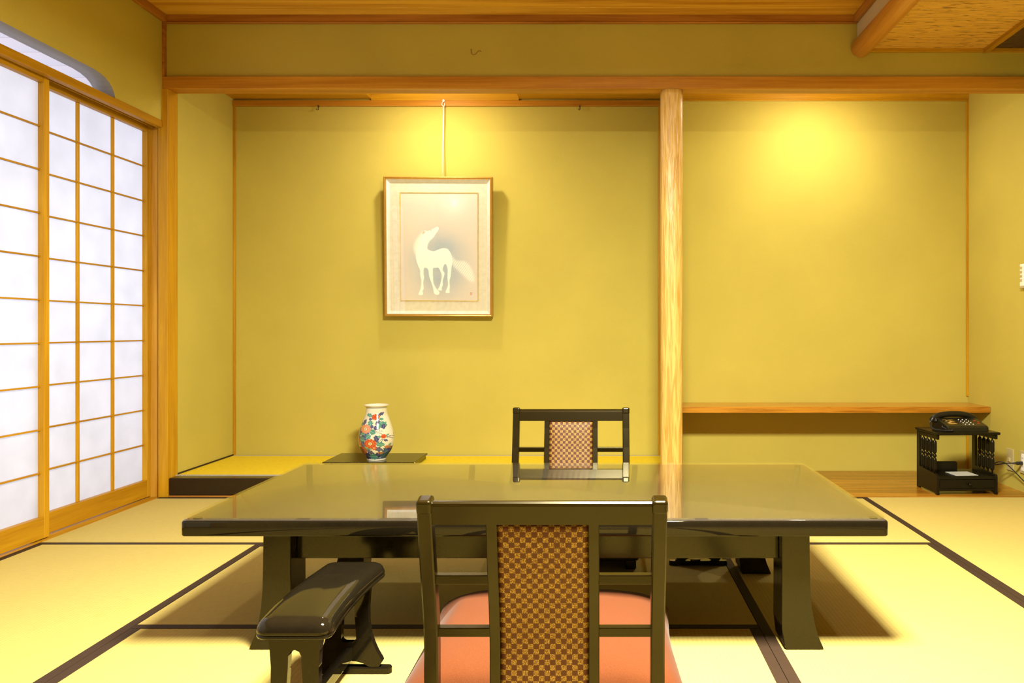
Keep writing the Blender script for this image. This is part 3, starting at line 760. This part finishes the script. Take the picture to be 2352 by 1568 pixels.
def horse_picture(w_, h_, parent, y):
    nx, ny = 364, 502
    U, V = np.meshgrid(np.linspace(245, 973, nx), np.linspace(270, 1275, ny))   # V grows downward
    body = smooth_poly([(603,590),(601,612),(575,650),(548,688),(517,718),(500,752),(497,790),(530,808),(562,812),(602,795),(650,783),(690,792),(715,825),(728,865),(736,910),(726,950),(720,1000),(716,1050),(706,1085),(707,1150),(704,1180),(706,1200),(668,1200),(680,1165),(692,1120),(686,1060),(689,985),(674,935),(655,938),(640,985),(656,1012),(655,1040),(641,1085),(640,1130),(630,1160),(631,1180),(594,1176),(610,1145),(623,1100),(632,1045),(620,1000),(600,968),(572,968),(549,972),(546,1010),(549,1065),(553,1115),(576,1160),(607,1194),(601,1218),(577,1221),(556,1203),(550,1160),(532,1105),(514,1055),(505,990),(483,968),(461,975),(459,1030),(463,1062),(455,1105),(458,1165),(447,1188),(451,1220),(410,1222),(420,1190),(433,1150),(437,1090),(428,1045),(425,990),(408,950),(392,900),(388,840),(400,775),(420,705),(446,655),(472,630),(470,618),(500,622),(525,612),(560,597),(585,582)], 4)
    tail = smooth_poly([(722,850),(760,892),(800,903),(850,905),(892,940),(922,995),(942,1060),(935,1100),(890,1085),(835,1035),(780,985),(738,940)], 5)
    mane = smooth_poly([(470,625),(440,640),(400,690),(372,745),(368,800),(385,850),(400,880),(440,760),(480,680)], 5)
    mb = blur(in_poly(U, V, body).astype(float), 1, 1)
    mt = blur(in_poly(U, V, tail).astype(float), 5, 2)*(0.65+0.35*np.sin((U*0.8+V*0.6)*0.35))
    mm = blur(in_poly(U, V, mane).astype(float), 5, 2)*0.75
    d = np.exp(-(((U-600)/260)**2+((V-930)/300)**2)**1.6)
    n1 = vnoise(ny, nx, 60, 1)*0.5+vnoise(ny, nx, 22, 2)*0.3+vnoise(ny, nx, 7, 3)*0.2
    warm = np.array([0.84, 0.75, 0.60]); cool = np.array([0.44, 0.545, 0.60]); horse = np.array([1.18, 1.14, 0.95])
    k = np.clip(d*(0.62+0.55*n1), 0, 1)[..., None]; col = warm*(1-k)+cool*k
    halo = blur(in_poly(U, V, body).astype(float), 9, 2)[..., None]*0.25*(V < 1000)[..., None]; col = col*(1-halo)+np.array([0.50, 0.58, 0.62])*halo
    dm = np.hypot(U-755, V-360); mo = (np.exp(-(dm/26)**2)*0.9+np.exp(-(dm/110)**2)*0.5)[..., None]; mo = np.clip(mo, 0, 1); col = col*(1-mo)+np.array([0.97, 0.96, 0.86])*mo
    for m_, c in ((mt, horse*0.93), (mm, horse*0.95), (mb, horse)):
        m_ = np.clip(m_, 0, 1)[..., None]; col = col*(1-m_)+c*m_
    ear = in_poly(U, V, [(445,655),(458,628),(476,624),(470,645)]); col[ear] = (0.75, 0.62, 0.45)
    eye = ((U-530)**2+(V-615)**2) < 22; col[eye] = (0.65, 0.55, 0.42)
    seal = (abs(U-912) < 10) & (abs(V-1211) < 13); col[seal] = (0.72, 0.40, 0.28)
    col[(abs(U-912) < 5) & (abs(V-1211) < 8) & (((V.astype(int)//4) % 2) == 0)] = (0.80, 0.70, 0.5)
    col = col*0.78
    xs = np.linspace(-w_/2, w_/2, nx); zs = np.linspace(h_/2, -h_/2, ny)
    co = np.zeros((ny, nx, 3)); co[..., 0] = xs[None, :]; co[..., 2] = zs[:, None]; co[..., 1] = y
    idx = np.arange(nx*ny).reshape(ny, nx)
    q = np.stack([idx[:-1, :-1], idx[1:, :-1], idx[1:, 1:], idx[:-1, 1:]], -1).reshape(-1, 4)
    me = bpy.data.meshes.new('painting'); me.from_pydata(co.reshape(-1, 3).tolist(), [], q.tolist())
    a = me.color_attributes.new('Col', 'FLOAT_COLOR', 'POINT')
    a.data.foreach_set('color', np.concatenate([col.reshape(-1, 3), np.ones((nx*ny, 1))], 1).ravel().astype(np.float32))
    me.materials.append(M['painted_paper']); o = bpy.data.objects.new('painting', me); C.objects.link(o); o.parent = parent
    o['label'] = 'painting of a white horse looking up'
    return o
PW, PH = 0.653, 0.838
pcx, pcy, pcz = (1007.5-1380)*4.83/F, 4.835, H+(757-567)*4.83/F
pic = thing('framed_painting', 'framed painting of a white horse hanging on the alcove wall', 'painting', (pcx, pcy, pcz))
pic.rotation_euler = (math.radians(2.6), math.radians(0.25), 0)
def frame_ring(m, hw0, hh0, hw1, hh1, y0, y1, y2=None):
    """rectangular ring between outer (hw0,hh0) and inner (hw1,hh1); front face y0 outer, y2 inner, back y1"""
    y2 = y0 if y2 is None else y2; b = bmesh.new()
    def r(hw, hh, y): return [b.verts.new((x, y, z)) for x, z in ((-hw, -hh), (hw, -hh), (hw, hh), (-hw, hh))]
    A, B_, Cc, D = r(hw0, hh0, y1), r(hw0, hh0, y0), r(hw1, hh1, y2), r(hw1, hh1, y1)
    for P_, Q in ((A, B_), (B_, Cc), (Cc, D), (D, A)):
        for i in range(4): b.faces.new([P_[i], P_[(i+1) % 4], Q[(i+1) % 4], Q[i]])
    bmesh.ops.recalc_face_normals(b, faces=b.faces); m.merge(b)
m = MB(); frame_ring(m, PW/2, PH/2, PW/2-0.006, PH/2-0.006, -0.018, 0.020, -0.022)
frame_ring(m, PW/2-0.006, PH/2-0.006, PW/2-0.011, PH/2-0.011, -0.022, 0.018, -0.018)
frame_ring(m, PW/2-0.011, PH/2-0.011, PW/2-0.016, PH/2-0.016, -0.019, 0.018, -0.019)
m.obj('frame', M['gold'], pic)
m = MB(); frame_ring(m, PW/2-0.016, PH/2-0.016, PW/2-0.034, PH/2-0.034, -0.017, 0.012, -0.002); m.obj('fillet', M['fillet'], pic)
MB().box(-PW/2+0.030, PW/2-0.030, -0.0015, 0.001, -PH/2+0.030, PH/2-0.030).obj('mount', M['matboard'], pic)
MB().box(-PW/2+0.004, PW/2-0.004, 0.012, 0.019, -PH/2+0.004, PH/2-0.004).obj('back_board', M['wood_z'], pic)
iw, ih = 0.4665, 0.648; ox, oz = 0.003, -0.0
m = MB(); frame_ring(m, iw/2+0.003, ih/2+0.003, iw/2-0.003, ih/2-0.003, -0.005, -0.001, -0.004)
o = m.obj('inner_frame', M['gold_thin'], pic, label='thin pale gold inner border'); o.location = (ox, 0, oz)
o = horse_picture(iw-0.005, ih-0.005, pic, -0.0022); o.location = (ox, 0, oz)
MB().box(-PW/2+0.014, PW/2-0.014, -0.0150, -0.0135, -PH/2+0.014, PH/2-0.014).obj('glazing', M['glass'], pic)
# hook and cord
hk = thing('picture_hook', 'white plastic hook and cord holding the horse painting from the top rail', 'hook', ((1019-1380)*4.87/F, 4.866, 2.245))
MB().lathe([(0, -0.006), (0.007, -0.004), (0.0085, 0.0), (0.007, 0.004), (0, 0.006)], (0, 0.004, 0.012), 16, 'y').tube(bez([(0, 0.004, 0.008), (-0.007, -0.002, -0.002), (-0.008, -0.004, -0.016), (0, -0.005, -0.024), (0.008, -0.004, -0.016), (0.006, -0.002, -0.004)], 6), 0.0022, 6).obj('hook_body', M['white'], hk)
top = pic.location+Vector((0.02, -0.02, PH/2-0.02)); hb = Vector(hk.location)
MB().tube([(0, -0.003, -0.022), (-0.004, -0.012, -0.25), (top.x+0.003-hb.x, 4.822-hb.y, pcz+PH/2-0.003-hb.z)], 0.0018, 6).obj('cord', M['white'], hk)
MB().tube([(0.004, -0.003, -0.022), (0.000, -0.012, -0.25), (top.x+0.006-hb.x, 4.822-hb.y, pcz+PH/2-0.003-hb.z)], 0.0014, 6).obj('cord', M['white'], hk)
for px, lb in ((732, 'small dark empty rail hook left of the painting near the alcove corner'), (1332, 'small dark empty rail hook right of the painting near the pillar')):
    h = thing('rail_hook', lb, 'hook', ((px-1380)*4.88/F, 4.874, 2.216), 0, 'empty rail hooks')
    MB().box(-0.0045, 0.0045, -0.004, 0.003, 0.004, 0.014, 0.001).lathe([(0.003, -0.012), (0.003, 0.004)], (0, 0, 0), 10, 'z').obj('hook_stem', M['steel'], h)
    MB().tube(bez([(0, 0, -0.010), (-0.002, -0.006, -0.016), (-0.008, -0.008, -0.014), (-0.011, -0.008, -0.008)], 5), 0.002, 6).obj('hook_tip', M['steel'], h)

# ------------------------------------------------------------------ display board and vase
db = thing('display_board', 'low black lacquered display board under the vase on the alcove floor', 'stand', (-1.287, 4.60, 0.1))
MB().box(-0.256, 0.256, -0.165, 0.165, 0.022, 0.032, 0.002).obj('board_top', M['lac_gloss'], db)
for s in (-1, 1):
    MB().box(*sorted((s*0.235, s*0.249)), -0.155, 0.155, 0.0, 0.022, 0.001).obj('foot', M['lac_gloss'], db)
K = 0.000281
prof = [(0,1345),(183,1345),(187,1343),(187,1325),(186,1312),(196,1290),(222,1250),(262,1203),(290,1160),(318,1100),(334,1050),(343,1000),(348,950),(348,900),(345,850),(338,800),(328,750),(314,700),(299,650),(283,600),(264,550),(247,500),(230,450),(216,400),(208,350),(203,318),(204,300),(212,285),(228,272),(243,262),(250,252),(251,243),(247,240),(232,246),(210,262),(198,285),(192,320),(195,380),(205,430),(0,440)]
def vase():
    # refine the profile
    P = []
    for i in range(len(prof)-1):
        (r0, y0), (r1, y1) = prof[i], prof[i+1]; n = max(1, int(abs(y1-y0)/6)) if 0 < i < 30 else 1
        for k in range(n): t = k/n; P.append((r0+(r1-r0)*t, y0+(y1-y0)*t))
    P.append(prof[-1])
    R = np.array([p[0] for p in P], float); Yz = np.array([p[1] for p in P], float)
    Rs = R.copy()
    for _ in range(3):
        Rs[12:-60] = (Rs[11:-61]+Rs[12:-60]*2+Rs[13:-59])/4
    seg = 420; th = np.linspace(0, 2*PI, seg, endpoint=False)
    n = len(P)
    xx = Rs[:, None]*np.cos(th)[None]; dd = Rs[:, None]*np.sin(th)[None]; zz = np.repeat((1345-Yz)[:, None], seg, 1)
    X = 548+xx; Y = np.repeat(Yz[:, None], seg, 1)
    X = X + np.where(dd > 0, 60*np.cos(Y/90), 0)      # the back carries a shifted pattern
    col = np.zeros((n, seg, 3)); col[:] = (0.66, 0.62, 0.49)
    outer = np.arange(n) < n-9
    navy, teal, red, salm, brown = (0.05, 0.055, 0.14), (0.07, 0.22, 0.165), (0.47, 0.065, 0.008), (0.56, 0.21, 0.09), (0.32, 0.10, 0.025)
    def put(mask, c): col[mask & outer[:, None]] = c
    def leaf(cx, cy, a, b_, ang, c):
        a *= 1.2; b_ *= 1.35
        t = math.radians(ang); u = ((X-cx)*math.cos(t)+(Y-cy)*math.sin(t))/a; v = (-(X-cx)*math.sin(t)+(Y-cy)*math.cos(t))/b_
        e = (1-np.abs(u)**2.2)*(1+0.22*np.sin(u*9)); k = (np.abs(u) < 1) & (np.abs(v) < e)
        put(k, c)
        put(k & (np.abs(v) < 0.06), tuple(min(1, q*2.0+0.08) for q in c))
        put(k & (np.abs(np.sin((u*4+np.abs(v)*1.6)*PI)) < 0.16), tuple(min(1, q*1.6+0.05) for q in c))
    def flower(cx, cy, r, ry, c, nP=9, ph=0, centre=True):
        r *= 1.08; ry *= 1.08
        a = np.arctan2((Y-cy)/ry, (X-cx)/r); q = np.hypot((X-cx)/r, (Y-cy)/ry)
        k = q < 0.93+0.07*np.cos(nP*a+ph); put(k, c)
        lt = tuple(min(1, z*1.25+0.10) for z in c)
        put(k & (np.abs(q-(0.55+0.07*np.cos(nP*a+ph+1.5))) < 0.035), lt)
        put(k & (q > 0.5) & (np.abs(np.sin((nP*a+ph)/2+PI/2)) < 0.10), lt)
        if centre:
            put(q < 0.30, (0.70, 0.55, 0.25)); put((q < 0.18), (0.30, 0.40, 0.22))
    def stroke(pts, wd, c):
        for (x0, y0), (x1, y1) in zip(pts, pts[1:]):
            L2_ = (x1-x0)**2+(y1-y0)**2; t = np.clip(((X-x0)*(x1-x0)+(Y-y0)*(y1-y0))/L2_, 0, 1)
            put(np.hypot(X-x0-t*(x1-x0), Y-y0-t*(y1-y0)) < wd, c)
    put((Y > 283) & (Y < 306), (0.30, 0.33, 0.30)); put((Y > 1300) & (Y < 1318), (0.22, 0.24, 0.32))
    put((Y > 1195) & (Y < 1300) & (np.sin(X*0.045+Y*0.02)+np.sin(Y*0.06-X*0.021) > -0.5), (0.05, 0.08, 0.12))
    for a in [(475,435,58,26,15,teal),(690,412,42,22,-30,navy),(700,513,36,18,10,teal),(500,510,36,18,-5,navy),(375,575,62,26,-58,navy),(300,610,44,28,60,teal),(505,590,52,40,70,teal),(660,590,52,40,-10,navy),(740,610,62,36,35,teal),(750,655,46,28,70,navy),(625,680,48,30,30,navy),(675,650,46,30,90,teal),(540,655,30,26,20,navy),(270,705,42,32,-40,navy),(560,755,55,40,25,teal),(295,780,48,34,20,navy),(375,810,62,44,10,teal),(450,795,48,26,-30,navy),(232,815,52,24,-70,teal),(390,875,62,44,15,navy),(480,845,52,40,-35,teal),(275,865,48,26,60,navy),(640,890,66,36,75,navy),(340,920,64,48,20,teal),(370,1010,70,50,40,navy),(705,1000,70,38,10,teal),(475,1065,66,42,10,teal),(665,1095,66,34,15,navy),(250,1060,44,26,-60,teal),(510,1150,76,26,30,navy),(800,925,34,16,20,navy),(690,850,36,17,5,teal),(822,825,26,12,-40,teal),(430,1240,78,60,20,navy),(560,1255,76,44,5,teal),(680,1215,70,46,-10,navy),(800,1150,70,50,-40,(0.06,0.11,0.16)),(745,1240,66,38,-30,(0.05,0.12,0.12)),(850,1110,50,30,-60,navy),(330,1255,50,34,40,(0.08,0.16,0.2)),(855,1020,30,12,-60,teal)]: leaf(*a)
    stroke([(600,752),(650,738),(700,736),(752,745)], 4, navy); stroke([(600,770),(660,770),(715,785),(735,800)], 4, navy); stroke([(690,740),(692,690)], 3, navy)
    stroke([(800,870),(850,852),(892,858)], 5, navy); stroke([(820,870),(865,880),(892,905)], 4, navy); stroke([(740,900),(700,930),(670,965)], 4, navy); stroke([(750,905),(735,950),(722,975)], 4, navy); stroke([(735,900),(800,925)], 4, navy)
    flower(598, 470, 74, 56, red, 8, 0.4, False); flower(408, 700, 118, 84, salm, 9, 0.0); flower(345, 1130, 96, 88, brown, 13, 0.5, False)
    flower(520, 985, 120, 92, red, 10, 0.7); flower(590, 1070, 48, 40, red, 7); flower(235, 955, 62, 80, red, 8, 0.2, False); flower(290, 1010, 26, 30, red, 6, 0, False)
    flower(764, 845, 44, 42, red, 6, 0.3, False); flower(345, 1240, 46, 36, brown, 8, 0, False)
    for cx, cy in ((790,1055),(815,1045),(845,1050),(800,1080),(830,1075),(855,1082),(660,1180),(690,1172),(715,1190),(735,1172),(695,1195)):
        flower(cx, cy, 18, 16, brown, 5, 0, False); put(np.hypot(X-cx, Y-cy) < 5, (0.8, 0.6, 0.2))
    co = np.stack([xx*K, dd*K, zz*K], -1).reshape(-1, 3)
    idx = np.arange(n*seg).reshape(n, seg); nxt = np.roll(idx, -1, 1)
    q = np.stack([idx[:-1], nxt[:-1], nxt[1:], idx[1:]], -1).reshape(-1, 4)
    me = bpy.data.meshes.new('vase_body'); me.from_pydata(co.tolist(), [], q.tolist())
    a = me.color_attributes.new('Col', 'FLOAT_COLOR', 'POINT')
    a.data.foreach_set('color', np.concatenate([col.reshape(-1, 3), np.ones((n*seg, 1))], 1).ravel().astype(np.float32))
    for p in me.polygons: p.use_smooth = True
    me.materials.append(M['porcelain']); o = bpy.data.objects.new('flower_vase', me); C.objects.link(o)
    o.location = (-1.269, 4.53, 0.1322)
    return tag(o, 'white porcelain vase painted with red peonies and blue green leaves on the black display board', 'vase')
vase()

# ------------------------------------------------------------------ telephone stand
st = thing('telephone_stand', 'small black wooden telephone stand with spindles and drawer below the right shelf', 'stand', (1.915, 4.185, 0.003), math.radians(3))
SW = 0.163; SD = 0.245
MB().box(-SW-0.006, SW+0.010, -0.010, SD, 0.312, 0.326, 0.003).obj('top', M['lac_stand'], st)
for s in (-1, 1):
    xs = sorted((s*SW, s*(SW-0.014)))
    side = [(0.0, 0.0), (0.012, 0.0), (0.03, 0.010), (SD-0.05, 0.010), (SD-0.03, 0.0), (SD-0.008, 0.0), (SD-0.008, 0.312), (SD-0.040, 0.312), (SD-0.040, 0.118), (0.035, 0.108), (0.010, 0.104), (0.002, 0.098), (0.0, 0.09)]
    MB().prism(side, 'x', xs[0], xs[1], 0.001).obj('side_panel', M['lac_stand'], st)
    MB().box(xs[0], xs[1], -0.002, SD-0.04, 0.288, 0.312, 0.004).obj('top_bearer', M['lac_stand'], st)
    for k in range(4):
        y = 0.040+k*0.042; p = [(0.003, 0.105), (0.003, 0.118), (0.0078, 0.126), (0.0085, 0.135), (0.0085, 0.175), (0.0075, 0.184), (0.004, 0.190), (0.0075, 0.196), (0.0085, 0.200), (0.0075, 0.204), (0.004, 0.210), (0.0075, 0.216), (0.0085, 0.225), (0.0085, 0.265), (0.0078, 0.274), (0.003, 0.282), (0.003, 0.292)]
        MB().lathe([(r_*1.3, z_) for r_, z_ in p], (s*(SW-0.007), y, 0), 14).obj('spindle', M['lac_stand'], st)
MB().box(-SW+0.014, SW-0.014, 0.004, SD-0.01, 0.086, 0.094, 0.001).obj('shelf', M['lac_stand'], st)
MB().box(-SW+0.014, SW-0.014, 0.002, 0.012, 0.020, 0.032, 0.001).obj('bottom_rail', M['lac_stand'], st)
MB().box(-SW+0.014, SW-0.014, 0.002, 0.012, 0.080, 0.096, 0.001).obj('upper_rail', M['lac_stand'], st)
dr = MB().box(-SW+0.016, SW-0.016, 0.0, 0.20, 0.034, 0.078, 0.0015).obj('drawer', M['lac_stand'], st)
MB().lathe([(0.0, -0.020), (0.006, -0.019), (0.0085, -0.014), (0.0075, -0.009), (0.004, -0.006), (0.004, 0.0)], (0.008, 0, 0.056), 18, 'y').obj('knob', M['lac_gloss'], dr)
bo = [(-0.149, 0.094), (0.040, 0.094), (0.040, 0.128)]+[(0.028+0.012*math.cos(a), 0.133+0.012*math.sin(a)) for a in [PI/8*k for k in range(0, 5)]]+[(-0.149, 0.145)]
MB().prism(bo, 'y', SD-0.060, SD-0.050, 0.0).obj('back_rail', M['lac_stand'], st)
note = MB().box(-0.062, 0.062, -0.055, 0.055, 0.0, 0.0016).obj('note_sheet', M['grey_paper']); note.location = (1.922, 4.268, 0.0972+0.001); note.rotation_euler = (0, 0, math.radians(4))
tag(note, 'pale laminated sheet lying on the lower shelf of the telephone stand', 'paper')

# telephone
ph = thing('telephone', 'black push-button telephone with gold leaf decoration on the telephone stand', 'telephone', (1.930, 4.205, 0.3291), math.radians(3))
body = [(0.0, 0.0), (0.185, 0.0), (0.185, 0.048), (0.150, 0.060), (0.135, 0.058), (0.012, 0.030), (0.0, 0.022)]
MB().prism([(y, z) for y, z in body], 'x', -0.110, 0.110, 0.004).obj('body', M['phone'], ph)
MB().box(-0.095, 0.095, 0.02, 0.18, -0.0005, 0.004, 0.001).obj('base', M['black'], ph)
hs = [(-0.128, 0.150, 0.040), (-0.118, 0.150, 0.056), (-0.09, 0.150, 0.070), (-0.04, 0.150, 0.078), (0.03, 0.150, 0.078), (0.075, 0.150, 0.070), (0.105, 0.150, 0.056), (0.115, 0.150, 0.045)]
hset = MB().tube(bez(hs, 6), 0.0155, 14)
hset.lathe([(0.0, 0.0), (0.024, 0.0), (0.026, 0.008), (0.020, 0.022), (0.0, 0.026)], (-0.100, 0.150, 0.036), 20).lathe([(0.0, 0.0), (0.024, 0.0), (0.026, 0.008), (0.020, 0.022), (0.0, 0.026)], (0.090, 0.150, 0.036), 20)
hset.obj('handset', M['phone'], ph)
def face(u, v): # point on sloped face; u across, v up-slope 0..1
    return Vector((u, 0.012+0.123*v, 0.030+0.028*v+0.0008))
keys = []
for r in range(4):
    for c in range(3):
        p = face(0.000+c*0.021+(3-r)*0.0-0.004*r*0, 0.16+r*0.2)
        MB().box(p.x-0.0022, p.x+0.0022, p.y-0.0026, p.y+0.0026, p.z-0.001, p.z+0.0028, 0.0008).obj('key', M['white'], ph)
for k, (u, v) in enumerate(((0.078, 0.62), (0.080, 0.30), (0.088, 0.46))):
    p = face(u, v); MB().box(p.x-0.006, p.x+0.006, p.y-0.002, p.y+0.002, p.z-0.001, p.z+0.0006).obj('red_marking', M['red_paint'], ph)
lf = MB(); random.seed(7)
for k in range(26):
    a = random.uniform(-0.7, 0.9); u0 = random.uniform(-0.092, -0.045); v0 = random.uniform(0.25, 0.8); ln = random.uniform(0.016, 0.034)
    p0 = face(u0, v0); p1 = face(u0+ln*math.cos(a), min(0.97, max(0.05, v0+ln*math.sin(a)/0.126))); pm = (p0+p1)/2
    lf.tube([p0, pm, p1], [0.0002, 0.0011, 0.0002], 5)
lf.obj('gold_leaf_decoration', M['gold_paint'], ph)
cpts = bez([(-0.125, 0.148, 0.044), (-0.150, 0.120, 0.034), (-0.160, 0.07, 0.012), (-0.150, 0.02, 0.008), (-0.125, -0.008, 0.008), (-0.095, -0.006, 0.008), (-0.085, 0.004, 0.009), (-0.105, 0.020, 0.012), (-0.118, 0.04, 0.02), (-0.112, 0.055, 0.024)], 40)
coil = []
for i, p in enumerate(cpts):
    t = (cpts[min(i+1, len(cpts)-1)]-cpts[max(i-1, 0)]).normalized(); n = t.cross(Vector((0, 0, 1))).normalized(); q = t.cross(n); a = i*1.25
    coil.append(p+(n*math.cos(a)+q*math.sin(a))*0.0042)
MB().tube(coil, 0.0016, 5).obj('coiled_cord', M['black'], ph)

# wall plates, plug, cables on the right wall
def wallpos(px, py, X=XR):
    Y = X*F/(px-1380); return Y, H-(py-757)*Y/F
Yp, z1 = wallpos(2330, 1027); Yq, z2 = wallpos(2314, 1078)
yc = (Yp+Yq)/2+0.035; 
def plate(yc, zc, label, kind):
    t = thing('wall_outlet', label, 'outlet', (XR, yc, zc), 0, 'ivory outlets low on the right wall')
    MB().box(-0.007, 0.0, -0.035, 0.035, -0.060, 0.060, 0.002).obj('cover_plate', M['ivory'], t)
    if kind == 0:
        MB().box(-0.014, -0.006, -0.011, 0.011, -0.012, 0.010, 0.003).obj('jack', M['ivory'], t)
    else:
        MB().box(-0.010, -0.006, -0.014, 0.014, -0.045, 0.045, 0.001).obj('socket_insert', M['white'], t)
        for z in (-0.022, 0.022):
            MB().box(-0.0105, -0.0095, -0.006, -0.004, z-0.005, z+0.005).box(-0.0105, -0.0095, 0.004, 0.006, z-0.005, z+0.005).obj('slot', M['black'], t)
    return t
plate(4.385, 0.155, 'ivory jack plate low on the right wall nearest the telephone stand', 0)
plate(4.245, 0.162, 'ivory power outlet with a black plug at the right edge of the photo', 1)
pl = thing('power_plug', 'black plug and cable pushed into the power outlet at the right edge', 'plug', (XR-0.011, 4.245, 0.158))
MB().lathe([(0.0, -0.052), (0.005, -0.050), (0.006, -0.036), (0.009, -0.030), (0.010, -0.002), (0.0, 0.0)], (0, 0, 0), 16, 'x').obj('plug_body', M['black'], pl)
MB().tube(bez([(-0.050, 0, 0), (-0.075, 0.03, -0.006), (-0.095, 0.07, -0.018), (-0.120, 0.10, -0.028), (-0.128, 0.15, -0.040), (-0.125, 0.215, -0.06)], 10), 0.003, 7).obj('cable', M['black'], pl)
tag(MB().tube(bez([(2.128, 4.345, 0.135), (2.150, 4.335, 0.150), (2.175, 4.31, 0.148), (2.200, 4.27, 0.115), (2.215, 4.20, 0.075), (2.22, 4.12, 0.05), (2.22, 4.02, 0.008), (2.20, 3.8, 0.0055), (2.20, 3.5, 0.0055)], 10), 0.003, 7).obj('telephone_cable', M['black']),
    'thin black cable looping from the telephone stand down along the right wall', 'cable')
ct = thing('wall_controller', 'white remote controller on the right wall at the right edge of the photo', 'controller', (XR, 4.205, 1.155), 0)
MB().box(-0.018, 0.0, -0.050, 0.055, -0.060, 0.058, 0.003).obj('case', M['white'], ct)
for k in range(4): MB().box(-0.0195, -0.0175, 0.030, 0.050, 0.030-k*0.022, 0.044-k*0.022, 0.0008).obj('button', M['ivory'], ct)
MB().box(-0.024, 0.0, -0.045, 0.050, -0.072, -0.061, 0.002).obj('holder', M['ivory'], ct)

# ------------------------------------------------------------------ light fittings
lp = thing('ceiling_lamp', 'square wooden ceiling lamp hanging over the room, above the photo frame', 'lamp', LAMP)
m = MB()
for s in (-1, 1):
    m.box(-0.27, 0.27, *sorted((s*0.27, s*0.25)), -0.07, 0.072, 0.002); m.box(*sorted((s*0.27, s*0.25)), -0.25, 0.25, -0.07, 0.072, 0.002)
m.obj('frame', M['pale_x'], lp)
MB().box(-0.25, 0.25, -0.25, 0.25, -0.055, -0.045).obj('diffuser', M['lamp'], lp)
MB().lathe([(0.03, 0.05), (0.03, ZC-LAMP[2])], (0, 0, 0), 10).obj('rod', M['black'], lp)
MB().box(-0.25, 0.25, -0.25, 0.25, 0.045, 0.05).obj('cover', M['pale_x'], lp)
for x, lb in ((-0.98, 'recessed downlight over the painting, hidden behind the long beam'), (1.22, 'recessed downlight over the wall shelf, hidden behind the long beam')):
    d = thing('downlight', lb, 'downlight', (x, 4.50, 2.37), 0, 'alcove downlights')
    MB().lathe([(0.085, -0.030), (0.095, -0.030), (0.095, 0.0), (0.0, 0.0), (0.0, -0.006), (0.085, -0.010)], (0, 0, 0), 32).obj('housing', M['white'], d)
